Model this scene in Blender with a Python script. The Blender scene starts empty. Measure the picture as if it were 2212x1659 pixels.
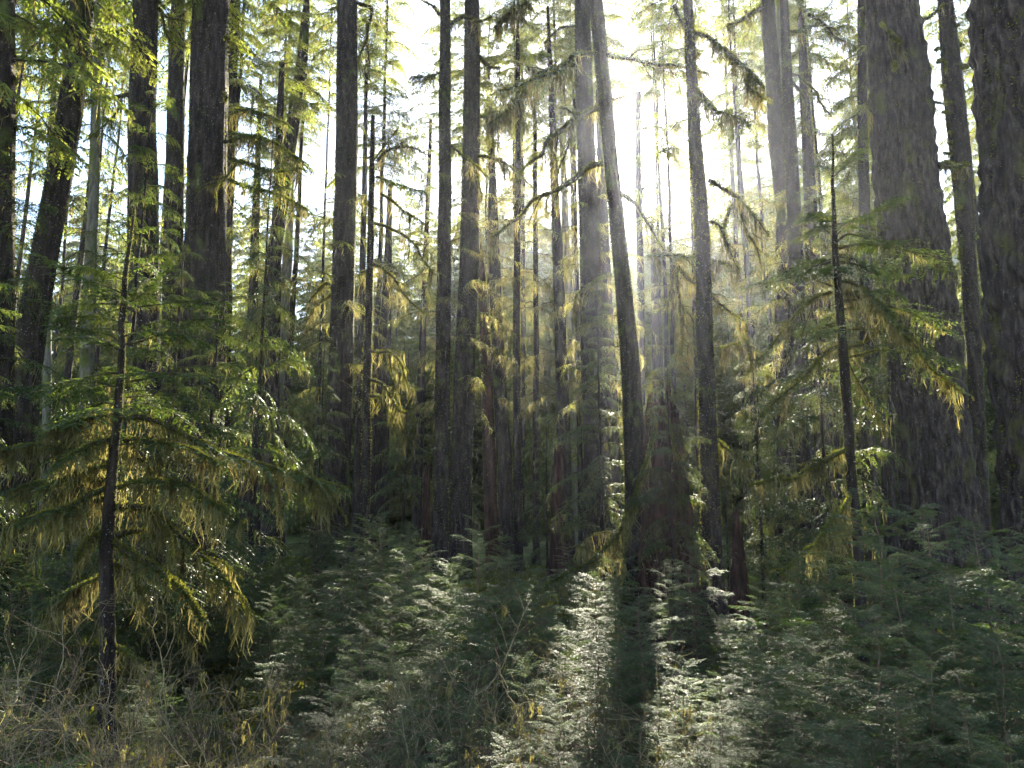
import bpy, math, random
import numpy as np
from mathutils import Vector, noise

# ------------------------------------------------------------------ camera
SC = bpy.context.scene
COL = SC.collection
PITCH = math.radians(9.0)
CAM_Z = 3.0
F, CX, CY = 1597.0, 1106.0, 829.5          # focal length and centre in the pixels of the traced picture (2212 wide)
cam_d = bpy.data.cameras.new('camera')
cam_d.sensor_width = 36.0
cam_d.lens = 36.0 * F / 2212.0
cam_d.clip_start = 0.05
cam_d.clip_end = 3000
cam = bpy.data.objects.new('camera', cam_d)
cam.location = (0, 0, CAM_Z)
cam.rotation_euler = (math.radians(90) + PITCH, 0, 0)
COL.objects.link(cam)
SC.camera = cam

# ------------------------------------------------------------------ light
def direction(px, py):
    dx, dz = (px - CX) / F, (CY - py) / F
    v = np.array([dx, math.cos(PITCH) - dz * math.sin(PITCH), math.sin(PITCH) + dz * math.cos(PITCH)])
    return v / np.linalg.norm(v)
SUN = direction(1352, 345)
SUN_EL = math.asin(SUN[2]); SUN_AZ = math.atan2(SUN[0], SUN[1])
SUN_STRENGTH = 5.0
SKY_STRENGTH = 0.055
HAZE = 0.0003
sun_d = bpy.data.lights.new('sun', 'SUN')
sun_d.energy = SUN_STRENGTH
sun_d.angle = math.radians(0.53)
sun_d.color = (1.0, 0.91, 0.74)
sun = bpy.data.objects.new('sun', sun_d)
sun.rotation_euler = Vector(SUN).to_track_quat('Z', 'Y').to_euler()
sun.location = (10, 60, 60)
COL.objects.link(sun)

world = bpy.data.worlds.new('World'); SC.world = world
world.use_nodes = True
nt = world.node_tree; nt.nodes.clear()
out = nt.nodes.new('ShaderNodeOutputWorld')
bg = nt.nodes.new('ShaderNodeBackground'); bg.inputs['Strength'].default_value = SKY_STRENGTH
sky = nt.nodes.new('ShaderNodeTexSky'); sky.sky_type = 'NISHITA'; sky.sun_disc = False
sky.sun_elevation = SUN_EL; sky.sun_rotation = SUN_AZ
sky.air_density = 1.0; sky.dust_density = 0.4; sky.ozone_density = 1.0
nt.links.new(sky.outputs[0], bg.inputs[0])
# added glow in the sky that stands for the sun's disc and glare
tc = nt.nodes.new('ShaderNodeTexCoord')
dot = nt.nodes.new('ShaderNodeVectorMath'); dot.operation = 'DOT_PRODUCT'
dot.inputs[1].default_value = tuple(SUN)
nt.links.new(tc.outputs['Generated'], dot.inputs[0])
def power(e, amp):
    m = nt.nodes.new('ShaderNodeMath'); m.operation = 'POWER'; m.inputs[1].default_value = e
    c = nt.nodes.new('ShaderNodeMath'); c.operation = 'MAXIMUM'; c.inputs[1].default_value = 0.0
    nt.links.new(dot.outputs['Value'], c.inputs[0]); nt.links.new(c.outputs[0], m.inputs[0])
    k = nt.nodes.new('ShaderNodeMath'); k.operation = 'MULTIPLY'; k.inputs[1].default_value = amp
    nt.links.new(m.outputs[0], k.inputs[0]); return k
p1, p2, p3 = power(6.0, 0.02), power(200.0, 0.25), power(3000.0, 80.0)
a1 = nt.nodes.new('ShaderNodeMath'); a1.operation = 'ADD'
a2 = nt.nodes.new('ShaderNodeMath'); a2.operation = 'ADD'
nt.links.new(p1.outputs[0], a1.inputs[0]); nt.links.new(p2.outputs[0], a1.inputs[1])
nt.links.new(a1.outputs[0], a2.inputs[0]); nt.links.new(p3.outputs[0], a2.inputs[1])
bg2 = nt.nodes.new('ShaderNodeBackground'); bg2.inputs['Color'].default_value = (1.0, 0.97, 0.93, 1)
nt.links.new(a2.outputs[0], bg2.inputs['Strength'])
add = nt.nodes.new('ShaderNodeAddShader')
nt.links.new(bg.outputs[0], add.inputs[0]); nt.links.new(bg2.outputs[0], add.inputs[1])
nt.links.new(add.outputs[0], out.inputs['Surface'])

vs = SC.view_settings
vs.view_transform = 'Standard'; vs.look = 'None'; vs.exposure = 3.1; vs.gamma = 1.0; vs.use_curve_mapping = False
cy = SC.cycles
cy.max_bounces = 6; cy.diffuse_bounces = 3; cy.glossy_bounces = 2; cy.transmission_bounces = 3
cy.volume_bounces = 0; cy.transparent_max_bounces = 4
cy.use_denoising = True
cy.caustics_reflective = False; cy.caustics_refractive = False
cy.sample_clamp_indirect = 4.0

# ------------------------------------------------------------------ helpers
def at(px, py, Y):
    d = direction(px, py)
    return np.array([d[0], d[1], d[2]]) * (Y / d[1]) + np.array([0, 0, CAM_Z])
def px_size(w, p):                              # metres that w picture units span at the point p
    depth = p[1] * math.cos(PITCH) + (p[2] - CAM_Z) * math.sin(PITCH)
    return w * depth / F
ZO = {'z1': (0, 0), 'z2': (800, 0), 'z3': (1600, 0), 'z4': (0, 600), 'z5': (800, 600), 'z6': (1600, 600),
      'b1': (0, 1200), 'b2': (800, 1200), 'b3': (1600, 1200)}
def zc(reg, *pts):
    ox, oy = ZO[reg]
    return [((ox + x / 2.458) * .8848, (oy + y / 2.458) * .8848) for x, y in pts]
def ground_z(x, y):
    t = min(max((9.5 - y) / 7.5, 0), 1); t = t * t * (3 - 2 * t)
    return 1.25 * t + 0.22 * math.sin(x * .31 + 1.3) * math.cos(y * .27) + 0.12 * math.sin(x * .9 + y * .7) * (1 - .6 * t)

def nrm(v):
    return v / np.maximum(np.linalg.norm(v, axis=-1, keepdims=True), 1e-9)
UP = np.array([0., 0., 1.])

class Geo:
    def __init__(s): s.V = []; s.Fq = []; s.Ft = []; s.n = 0
    def quads(s, v, mat, smooth=False):        # v (n,4,3)
        n = len(v)
        if n == 0: return
        s.V.append(v.reshape(-1, 3)); s.Fq.append((np.arange(n * 4).reshape(-1, 4) + s.n, mat, smooth)); s.n += n * 4
    def tris(s, v, mat):
        n = len(v)
        if n == 0: return
        s.V.append(v.reshape(-1, 3)); s.Ft.append((np.arange(n * 3).reshape(-1, 3) + s.n, mat, False)); s.n += n * 3
    def mesh(s, v, f, mat, smooth=True):       # shared verts, quads
        s.V.append(v); s.Fq.append((f + s.n, mat, smooth)); s.n += len(v)
    def merge(s, o, R=None, t=None, sc=1.0):
        v = np.concatenate(o.V) * sc
        if R is not None: v = v @ R.T
        if t is not None: v = v + t
        s.V.append(v)
        for f, m, sm in o.Fq: s.Fq.append((f + s.n, m, sm))
        for f, m, sm in o.Ft: s.Ft.append((f + s.n, m, sm))
        s.n += len(v)
    def only(s, mat):
        g = Geo(); v = np.concatenate(s.V); 
        for f, m, sm in s.Fq:
            if m == mat: g.quads(v[f], 0, sm)
        for f, m, sm in s.Ft:
            if m == mat: g.tris(v[f], 0)
        return g
    def to_mesh(s, name, mats):
        v = np.concatenate(s.V).astype(np.float32)
        lv, ls, mi, sm = [], [], [], []
        o = 0
        for k, L in ((4, s.Fq), (3, s.Ft)):
            for f, m, smo in L:
                lv.append(f.reshape(-1)); n = len(f)
                ls.append(np.arange(n) * k + o); o += n * k
                mi.append(np.full(n, m)); sm.append(np.full(n, smo))
        lv = np.concatenate(lv).astype(np.int32); ls = np.concatenate(ls).astype(np.int32)
        mi = np.concatenate(mi).astype(np.int32); sm = np.concatenate(sm)
        me = bpy.data.meshes.new(name)
        me.vertices.add(len(v)); me.vertices.foreach_set('co', v.reshape(-1))
        me.loops.add(len(lv)); me.loops.foreach_set('vertex_index', lv)
        me.polygons.add(len(ls)); me.polygons.foreach_set('loop_start', ls)
        for m in mats: me.materials.append(m)
        me.polygons.foreach_set('material_index', mi)
        me.polygons.foreach_set('use_smooth', sm.astype(bool))
        me.update(calc_edges=True)
        return me

def link(name, data, parent=None, loc=(0, 0, 0)):
    o = bpy.data.objects.new(name, data); COL.objects.link(o); o.location = loc
    if parent: o.parent = parent
    return o
def tag(o, label, cat, group=None):
    o['label'] = label; o['category'] = cat
    if group: o['group'] = group
    return o
def thing(name, label, cat, loc=(0, 0, 0), group=None, rz=0, scale=1):
    o = link(name, None, None, loc); o.rotation_euler = (0, 0, rz); o.scale = (scale,) * 3
    o.empty_display_size = .2
    return tag(o, label, cat, group)

# ------------------------------------------------------------------ materials
def mat_new(name):
    m = bpy.data.materials.new(name); m.use_nodes = True
    n = m.node_tree; n.nodes.clear()
    return m, n, n.nodes.new('ShaderNodeOutputMaterial')
def ramp(n, src, stops):
    r = n.nodes.new('ShaderNodeValToRGB'); e = r.color_ramp.elements
    while len(e) > 1: e.remove(e[-1])
    for i, (p, c) in enumerate(stops):
        if i == 0: e[0].position = p; e[0].color = (*c, 1)
        else: q = e.new(p); q.color = (*c, 1)
    n.links.new(src, r.inputs[0]); return r
def noise_tex(n, scale, detail=2, coord=None, stretch=None, rough=.6):
    t = n.nodes.new('ShaderNodeTexNoise'); t.inputs['Scale'].default_value = scale
    t.inputs['Detail'].default_value = detail; t.inputs['Roughness'].default_value = rough
    c = n.nodes.new('ShaderNodeTexCoord')
    src = c.outputs['Object']
    if stretch:
        mp = n.nodes.new('ShaderNodeMapping'); mp.inputs['Scale'].default_value = stretch
        n.links.new(src, mp.inputs[0]); src = mp.outputs[0]
    n.links.new(src, t.inputs['Vector'])
    return t
def leaf_mat(name, dark, mid, light, scale, trans, tcol, rough=.4, spec=.5):
    m, n, o = mat_new(name)
    t = noise_tex(n, scale, 2)
    r = ramp(n, t.outputs['Fac'], [(.30, dark), (.5, mid), (.72, light)])
    oi = n.nodes.new('ShaderNodeObjectInfo')
    hs = n.nodes.new('ShaderNodeHueSaturation'); mr = n.nodes.new('ShaderNodeMapRange')
    mr.inputs['To Min'].default_value = .75; mr.inputs['To Max'].default_value = 1.25
    n.links.new(oi.outputs['Random'], mr.inputs[0]); n.links.new(mr.outputs[0], hs.inputs['Value'])
    n.links.new(r.outputs[0], hs.inputs['Color'])
    p = n.nodes.new('ShaderNodeBsdfPrincipled'); p.inputs['Roughness'].default_value = rough
    p.inputs['Specular IOR Level'].default_value = spec
    n.links.new(hs.outputs[0], p.inputs['Base Color'])
    tr = n.nodes.new('ShaderNodeBsdfTranslucent')
    mx = n.nodes.new('ShaderNodeMix'); mx.data_type = 'RGBA'; mx.blend_type = 'MULTIPLY'; mx.inputs[0].default_value = 1
    n.links.new(hs.outputs[0], mx.inputs[6]); mx.inputs[7].default_value = (*tcol, 1)
    n.links.new(mx.outputs[2], tr.inputs[0])
    s = n.nodes.new('ShaderNodeMixShader'); s.inputs[0].default_value = trans
    n.links.new(p.outputs[0], s.inputs[1]); n.links.new(tr.outputs[0], s.inputs[2])
    n.links.new(s.outputs[0], o.inputs[0]); return m
def bark_mat(name, dark, mid, light, lichen=(.26, .27, .24), lich=.645, moss=(.085, .10, .028), moss_at=.56, scale=1.0, bump=.5):
    m, n, o = mat_new(name)
    t = noise_tex(n, 9 * scale, 6, stretch=(1, 1, .22))
    r = ramp(n, t.outputs['Fac'], [(.32, dark), (.5, mid), (.7, light)])
    sp = noise_tex(n, 22 * scale, 3, rough=.75)
    spr = ramp(n, sp.outputs['Fac'], [(lich, (0, 0, 0)), (lich + .03, (1, 1, 1))])
    mx = n.nodes.new('ShaderNodeMix'); mx.data_type = 'RGBA'
    n.links.new(spr.outputs[0], mx.inputs[0]); n.links.new(r.outputs[0], mx.inputs[6]); mx.inputs[7].default_value = (*lichen, 1)
    ms = noise_tex(n, 1.3 * scale, 5, stretch=(1, 1, .5), rough=.7)
    msr = ramp(n, ms.outputs['Fac'], [(moss_at, (0, 0, 0)), (moss_at + .12, (1, 1, 1))])
    m2 = n.nodes.new('ShaderNodeMix'); m2.data_type = 'RGBA'
    n.links.new(msr.outputs[0], m2.inputs[0]); n.links.new(mx.outputs[2], m2.inputs[6]); m2.inputs[7].default_value = (*moss, 1)
    p = n.nodes.new('ShaderNodeBsdfPrincipled'); p.inputs['Roughness'].default_value = .9
    p.inputs['Specular IOR Level'].default_value = .1
    n.links.new(m2.outputs[2], p.inputs['Base Color'])
    b = n.nodes.new('ShaderNodeBump'); b.inputs['Strength'].default_value = bump; b.inputs['Distance'].default_value = .06
    n.links.new(t.outputs['Fac'], b.inputs['Height']); n.links.new(b.outputs[0], p.inputs['Normal'])
    n.links.new(p.outputs[0], o.inputs[0]); return m

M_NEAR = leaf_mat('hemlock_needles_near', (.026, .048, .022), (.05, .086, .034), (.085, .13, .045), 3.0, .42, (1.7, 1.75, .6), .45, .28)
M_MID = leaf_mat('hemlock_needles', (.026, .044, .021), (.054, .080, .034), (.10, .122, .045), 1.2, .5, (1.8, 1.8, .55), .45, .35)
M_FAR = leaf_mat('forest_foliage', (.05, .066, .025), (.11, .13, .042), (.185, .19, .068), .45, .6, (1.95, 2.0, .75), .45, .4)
M_MOSS = leaf_mat('hanging_moss', (.065, .052, .03), (.15, .14, .06), (.27, .25, .12), 3.0, .55, (1.35, 1.25, .8), .9, .1)
M_FUZZ = leaf_mat('branch_moss', (.05, .055, .015), (.10, .11, .028), (.17, .17, .045), 5.0, .5, (1.6, 1.5, .6), .9, .1)
M_FERN = leaf_mat('fern_leaf', (.03, .07, .02), (.06, .12, .03), (.10, .17, .04), 4.0, .45, (1.6, 1.7, .4), .3, .6)
M_TWIG = bark_mat('twig_bark', (.07, .04, .03), (.15, .095, .065), (.26, .19, .13), scale=4, moss_at=.60)
M_PALE = bark_mat('pale_twig_bark', (.16, .11, .065), (.27, .205, .12), (.38, .32, .19), scale=4, moss=(.15, .16, .06), moss_at=.58)
M_BARK = bark_mat('conifer_bark', (.009, .007, .007), (.026, .019, .017), (.062, .047, .041))
M_BARK_RED = bark_mat('bare_red_wood', (.014, .008, .007), (.042, .022, .017), (.10, .052, .04), lich=.8, moss_at=.70)
M_BARK_PALE = bark_mat('pale_bark', (.06, .055, .045), (.12, .11, .09), (.20, .19, .15), moss_at=.5)
M_PLATE = bark_mat('spruce_plate_bark', (.010, .008, .009), (.036, .027, .025), (.10, .078, .066), scale=1.3, lichen=(.15, .15, .125), lich=.63, moss=(.075, .075, .025), moss_at=.55, bump=1.0)
M_BRANCH = bark_mat('branch_bark', (.02, .015, .011), (.045, .034, .025), (.08, .065, .045), scale=3, moss_at=.5)
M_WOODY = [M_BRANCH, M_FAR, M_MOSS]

# ------------------------------------------------------------------ shape makers
def tube(P, R, seg=6, wob=0, rng=None):
    P = np.asarray(P, float); R = np.asarray(R, float); n = len(P)
    T = np.gradient(P, axis=0); T = nrm(T)
    ref = np.where(np.abs(T[:, 2:3]) > .9, np.array([[1., 0, 0]]), np.array([[0., 0, 1.]]))
    # one steady reference keeps the rings from twisting
    ref = np.array([1., 0, 0]) if np.abs(T[:, 2]).mean() > .7 else np.array([0., 0, 1.])
    A = nrm(np.cross(T, ref)); B = np.cross(T, A)
    a = np.linspace(0, 2 * math.pi, seg, endpoint=False)
    Rr = R[:, None] * np.ones((1, seg))
    if wob: Rr = Rr * (1 + wob * rng.standard_normal((n, seg)))
    V = P[:, None] + Rr[..., None] * (np.cos(a)[None, :, None] * A[:, None] + np.sin(a)[None, :, None] * B[:, None])
    i = np.arange(n - 1)[:, None] * seg; j = np.arange(seg)[None]; j2 = (j + 1) % seg
    Fq = np.stack([i + j, i + j2, i + seg + j2, i + seg + j], -1).reshape(-1, 4)
    return V.reshape(-1, 3), Fq
def resample(P, n, smooth=True):
    P = np.asarray(P, float)
    if smooth and len(P) > 2:                  # Catmull-Rom
        Q = np.vstack([2 * P[0] - P[1], P, 2 * P[-1] - P[-2]])
        outp = []
        for k in range(len(P) - 1):
            t = np.linspace(0, 1, 8, endpoint=False)[:, None]
            p0, p1_, p2_, p3_ = Q[k], Q[k + 1], Q[k + 2], Q[k + 3]
            outp.append(.5 * (2 * p1_ + (p2_ - p0) * t + (2 * p0 - 5 * p1_ + 4 * p2_ - p3_) * t ** 2 + (3 * p1_ - p0 - 3 * p2_ + p3_) * t ** 3))
        P = np.vstack(outp + [P[-1:]])
    d = np.r_[0, np.cumsum(np.linalg.norm(np.diff(P, axis=0), axis=1))]
    s = np.linspace(0, d[-1], n)
    return np.stack([np.interp(s, d, P[:, k]) for k in range(3)], 1)
def kites(g, B, D, S, L, W, mat, fr=.4):       # leaf-shaped quads: base, direction, side, length, half width
    L = L[:, None]; W = W[:, None]
    g.quads(np.stack([B, B + D * L * fr + S * W, B + D * L, B + D * L * fr - S * W], 1), mat)
def hang(g, P, L, W, mat, rng, sway=.12):      # strands of moss under points
    n = len(P)
    if n == 0: return
    a = rng.uniform(0, math.pi, n); S = np.stack([np.cos(a), np.sin(a), np.zeros(n)], 1)
    j = lambda k: np.c_[rng.standard_normal((n, 2)) * k, np.zeros(n)] * L[:, None]
    p1_ = P - UP * (L * .35)[:, None] + j(sway * .5); p2_ = P - UP * (L * .72)[:, None] + j(sway); p3_ = P - UP * L[:, None] + j(sway * 1.2)
    W = W[:, None]
    g.quads(np.stack([P - S * W * .7, P + S * W * .7, p1_ + S * W, p1_ - S * W], 1), mat)
    g.quads(np.stack([p1_ - S * W, p1_ + S * W, p2_ + S * W * .55, p2_ - S * W * .55], 1), mat)
    g.tris(np.stack([p2_ - S * W * .55, p2_ + S * W * .55, p3_], 1), mat)
def strips(g, A, B, w, mat, up=UP):
    D = nrm(B - A); S = nrm(np.cross(D, up)); U = np.cross(S, D)
    w = np.asarray(w)[:, None] if np.ndim(w) else w
    g.quads(np.stack([A - S * w, A + S * w, B + S * w * .5, B - S * w * .5], 1), mat)
    g.quads(np.stack([A - U * w, A + U * w, B + U * w * .5, B - U * w * .5], 1), mat)

def spray(axis, width, rng, k1=14, k2=10, leaf=.10, lw=.014, needles=0, bare=.12, ang=58, droop=.25, moss=0.0, r0=.012,
          moss_len=.25, tip=.18, sag=0.0, dens=1.0, mats=(0, 1, 2)):
    """One conifer bough: an axis, side shoots in a flat spray, twigs on them, and leaves or single needles on those."""
    g = Geo(); axis = np.asarray(axis, float)
    n = len(axis); T = nrm(np.gradient(axis, axis=0))
    d = np.r_[0, np.cumsum(np.linalg.norm(np.diff(axis, axis=0), axis=1))]; Lx = d[-1]
    v, f = tube(axis, r0 * (1 - .82 * d / Lx) + r0 * .05, 5); g.mesh(v, f, mats[0])
    s = np.tile(np.linspace(bare, .99, k1), 2) + rng.uniform(-.4, .4, 2 * k1) / k1
    s = np.clip(s, bare * .8, 1); sgn = np.r_[np.ones(k1), -np.ones(k1)]
    keep = rng.uniform(size=2 * k1) < dens; s, sgn = s[keep], sgn[keep]
    P = np.stack([np.interp(s * Lx, d, axis[:, k]) for k in range(3)], 1)
    Tn = nrm(np.stack([np.interp(s * Lx, d, T[:, k]) for k in range(3)], 1))
    S = nrm(np.cross(Tn, UP)) * sgn[:, None]
    u = np.clip((s - bare) / (1 - bare), 0, 1)
    prof = np.minimum(1, .35 + u * 2.6) * (1 - u) ** .75 + tip
    L1 = width * prof * rng.uniform(.6, 1.15, len(s))
    a = np.radians(ang + rng.uniform(-14, 14, len(s)))[:, None]
    D1 = nrm(Tn * np.cos(a) + S * np.sin(a) + UP * rng.uniform(-.22, .16, (len(s), 1)))
    dr = (droop * rng.uniform(.5, 1.5, len(s)))[:, None]
    def pos(P_, D_, L_, dr_, t_): return P_ + D_ * L_ * t_ - UP * dr_ * L_ * t_ ** 2
    # wood of the shoots
    e0 = P
    for t0, t1 in ((0, .5), (.5, 1)):
        strips(g, pos(P, D1, L1[:, None], dr, t0), pos(P, D1, L1[:, None], dr, t1), np.maximum(r0 * .28 * (1 - t0 * .6) * (L1 / width), .0016), mats[0])
    # twigs
    t = np.tile(np.linspace(.08, 1., k2), 2)[None] + rng.uniform(-.5, .5, (len(s), 2 * k2)) / k2
    t = np.clip(t, .04, 1.)
    sg2 = np.r_[np.ones(k2), -np.ones(k2)][None, :, None]
    P1, D1_, L1_, dr_ = P[:, None], D1[:, None], L1[:, None, None], dr[:, None]
    B = P1 + D1_ * L1_ * t[..., None] - UP * dr_ * L1_ * t[..., None] ** 2
    T2 = nrm(D1_ - 2 * UP * dr_ * t[..., None])
    S2 = nrm(np.cross(T2, UP)) * sg2
    a2 = np.radians(48 + rng.uniform(-18, 18, t.shape))[..., None]
    D2 = nrm(T2 * np.cos(a2) + S2 * np.sin(a2) + UP * rng.uniform(-.35, .12, t.shape)[..., None] - UP * sag)
    L2 = leaf * (1.05 - .55 * t) * rng.uniform(.6, 1.2, t.shape) * np.clip(L1[:, None] / width * 1.3, .45, 1)
    B, D2, L2 = B.reshape(-1, 3), D2.reshape(-1, 3), L2.reshape(-1)
    N = nrm(UP + rng.uniform(-.55, .55, B.shape))
    if not needles:
        kites(g, B, D2, nrm(np.cross(D2, N)), L2, lw * rng.uniform(.7, 1.3, len(L2)), mats[1], .38)
    else:
        strips(g, B, B + D2 * L2[:, None], .0011, mats[0])
        # needles sit on twigs and on the outer shoots
        k = needles; tt = np.tile(np.linspace(.05, 1, k), 2)[None] + rng.uniform(-.3, .3, (len(B), 2 * k)) / k
        sg = np.r_[np.ones(k), -np.ones(k)][None, :, None]
        Bn = B[:, None] + D2[:, None] * (L2[:, None] * tt)[..., None]
        Sn = nrm(np.cross(D2, N))[:, None] * sg
        Dn = nrm(D2[:, None] * .45 + Sn + N[:, None] * rng.uniform(-.15, .35, (len(B), 2 * k, 1)))
        Ln = lw * rng.uniform(.7, 1.2, tt.shape)
        sn = nrm(np.cross(Dn, N[:, None] + rng.uniform(-.5, .5, Dn.shape)))
        kites(g, Bn.reshape(-1, 3), Dn.reshape(-1, 3), sn.reshape(-1, 3), Ln.reshape(-1), np.full(Ln.size, lw * .15), mats[1], .5)
    if moss > 0:
        m = int(moss * Lx * 22); q = rng.uniform(.03, .9, m)
        Pm = np.stack([np.interp(q * Lx, d, axis[:, k]) for k in range(3)], 1)
        hang(g, Pm, rng.exponential(moss_len, m) + .03, rng.uniform(.5, 1.4, m) * moss_len * .055 + .003, mats[2], rng)
        m2 = int(moss * len(s) * 5); ii = rng.integers(0, len(s), m2); tq = rng.uniform(.05, .95, (m2, 1))
        Pm = pos(P[ii], D1[ii], L1[ii][:, None], dr[ii], tq)
        hang(g, Pm, rng.exponential(moss_len * .6, m2) + .02, rng.uniform(.4, 1.1, m2) * moss_len * .05 + .002, mats[2], rng)
    return g

def arc_axis(L, rise, droop, rng, n=12, wig=.04):
    t = np.linspace(0, 1, n)
    y = np.cumsum(rng.standard_normal(n)) * wig * L / n * 2; z2 = np.cumsum(rng.standard_normal(n)) * wig * L / n * 1.2
    return np.stack([L * t * (1 - .12 * droop * t), y - y[0], L * (rise * t - droop * t ** 2) + z2 - z2[0]], 1)
def rotm(az, pitch=0, roll=0):
    ca, sa, cp, sp, cr, sr = math.cos(az), math.sin(az), math.cos(pitch), math.sin(pitch), math.cos(roll), math.sin(roll)
    Rz = np.array([[ca, -sa, 0], [sa, ca, 0], [0, 0, 1]]); Ry = np.array([[cp, 0, -sp], [0, 1, 0], [sp, 0, cp]])
    Rx = np.array([[1, 0, 0], [0, cr, -sr], [0, sr, cr]])
    return Rz @ Ry @ Rx

def fuzz_tube(g, axis, R, rng, fuzz=40, length=.02, mat=2):
    """moss standing off a branch or trunk in small tufts"""
    axis = np.asarray(axis); d = np.r_[0, np.cumsum(np.linalg.norm(np.diff(axis, axis=0), axis=1))]
    m = int(fuzz * d[-1]); q = rng.uniform(0, 1, m) * d[-1]
    P = np.stack([np.interp(q, d, axis[:, k]) for k in range(3)], 1); Rm = np.interp(q, d, R)
    T = nrm(np.stack([np.interp(q, d, np.gradient(axis[:, k])) for k in range(3)], 1))
    N = nrm(np.cross(T, rng.standard_normal((m, 3))))
    B = P + N * (Rm * .92)[:, None]
    D = nrm(N + .5 * rng.standard_normal((m, 3)))
    kites(g, B, D, nrm(np.cross(D, rng.standard_normal((m, 3)))), length * rng.uniform(.5, 1.6, m), length * .28 * rng.uniform(.6, 1.4, m), mat, .5)

# ------------------------------------------------------------------ ground and far hill
rng = np.random.default_rng(7)
def build_ground():
    g = Geo()
    ys = np.concatenate([np.linspace(-30, 0, 16)[:-1], np.linspace(0, 40, 161)[:-1], np.linspace(40, 186, 60)])
    xs = np.concatenate([np.linspace(-170, -30, 31)[:-1], np.linspace(-30, 30, 201)[:-1], np.linspace(30, 170, 31)])
    X, Y = np.meshgrid(xs, ys)
    Z = np.zeros_like(X)
    for i in range(X.shape[0]):
        for j in range(X.shape[1]):
            x, y = X[i, j], Y[i, j]
            Z[i, j] = ground_z(x, y) + (.10 * noise.noise(Vector((x * 1.3, y * 1.3, 0))) + .05 * noise.noise(Vector((x * 4, y * 4, 3))) if abs(x) < 31 and y < 41 else 0)
    V = np.stack([X, Y, Z], -1).reshape(-1, 3); w = len(xs)
    i, j = np.meshgrid(np.arange(len(ys) - 1), np.arange(w - 1), indexing='ij')
    a = (i * w + j).reshape(-1)
    g.mesh(V, np.stack([a, a + 1, a + w + 1, a + w], 1), 0)
    m, n, o = mat_new('moss_floor')
    t = noise_tex(n, .9, 8, rough=.7); r = ramp(n, t.outputs['Fac'], [(.3, (.035, .028, .015)), (.46, (.06, .065, .02)), (.6, (.13, .15, .035)), (.75, (.19, .19, .05))])
    t2 = noise_tex(n, 14, 6, rough=.8); mx = n.nodes.new('ShaderNodeMix'); mx.data_type = 'RGBA'; mx.blend_type = 'OVERLAY'; mx.inputs[0].default_value = .7
    n.links.new(r.outputs[0], mx.inputs[6]); n.links.new(t2.outputs['Fac'], mx.inputs[7])
    p = n.nodes.new('ShaderNodeBsdfPrincipled'); p.inputs['Roughness'].default_value = .95; p.inputs['Specular IOR Level'].default_value = .2
    b = n.nodes.new('ShaderNodeBump'); b.inputs['Distance'].default_value = .06; b.inputs['Strength'].default_value = .9
    n.links.new(t2.outputs['Fac'], b.inputs['Height']); n.links.new(b.outputs[0], p.inputs['Normal'])
    n.links.new(mx.outputs[2], p.inputs['Base Color']); n.links.new(p.outputs[0], o.inputs[0])
    ob = link('ground', g.to_mesh('ground', [m])); ob['kind'] = 'structure'
build_ground()
def build_hill():
    g = Geo(); nx, nz = 240, 110
    V = np.zeros((nz, nx, 3))
    for j in range(nx):
        x = -165 + 330 * j / (nx - 1)
        top = 30 + 42 / (1 + math.exp(-(x - 52) / 12)) + 3 * math.sin(x * .06)
        for i in range(nz):
            t = i / (nz - 1); y = 112 + 68 * t
            z = top * t ** .9
            q = 2.6 * noise.noise(Vector((x * .2, y * .2, z * .16))) + 1.8 * noise.noise(Vector((x * .55, y * .5, z * .5)))
            V[i, j] = (x + q * .5, y - q * .4, z + q * (1 if i else 0) - .5)
    a = (np.arange(nz - 1)[:, None] * nx + np.arange(nx - 1)[None]).reshape(-1)
    g.mesh(V.reshape(-1, 3), np.stack([a, a + 1, a + nx + 1, a + nx], 1), 0)
    m, n, o = mat_new('forested_hill')
    t = noise_tex(n, .22, 5); r = ramp(n, t.outputs['Fac'], [(.35, (.03, .05, .035)), (.65, (.08, .11, .06))])
    p = n.nodes.new('ShaderNodeBsdfPrincipled'); p.inputs['Roughness'].default_value = .9
    n.links.new(r.outputs[0], p.inputs['Base Color']); n.links.new(p.outputs[0], o.inputs[0])
    ob = link('hill', g.to_mesh('hill', [m])); ob['kind'] = 'structure'
build_hill()

# ------------------------------------------------------------------ haze
def build_haze():
    x0, x1, y0, y1, z0, z1 = -175, 175, -32, 190, -2.0, 78
    v = [(x, y, z) for x in (x0, x1) for y in (y0, y1) for z in (z0, z1)]
    f = [(0, 1, 3, 2), (4, 6, 7, 5), (0, 4, 5, 1), (2, 3, 7, 6), (0, 2, 6, 4), (1, 5, 7, 3)]
    me = bpy.data.meshes.new('haze'); me.from_pydata(v, [], f)
    m, n, o = mat_new('haze_air')
    pv = n.nodes.new('ShaderNodeVolumePrincipled')
    pv.inputs['Color'].default_value = (.80, .86, 1.0, 1); pv.inputs['Density'].default_value = HAZE
    pv.inputs['Anisotropy'].default_value = .75
    n.links.new(pv.outputs[0], o.inputs['Volume'])
    me.materials.append(m); ob = link('haze', me); ob['kind'] = 'stuff'
    ob.display_type = 'WIRE'
build_haze()

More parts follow.
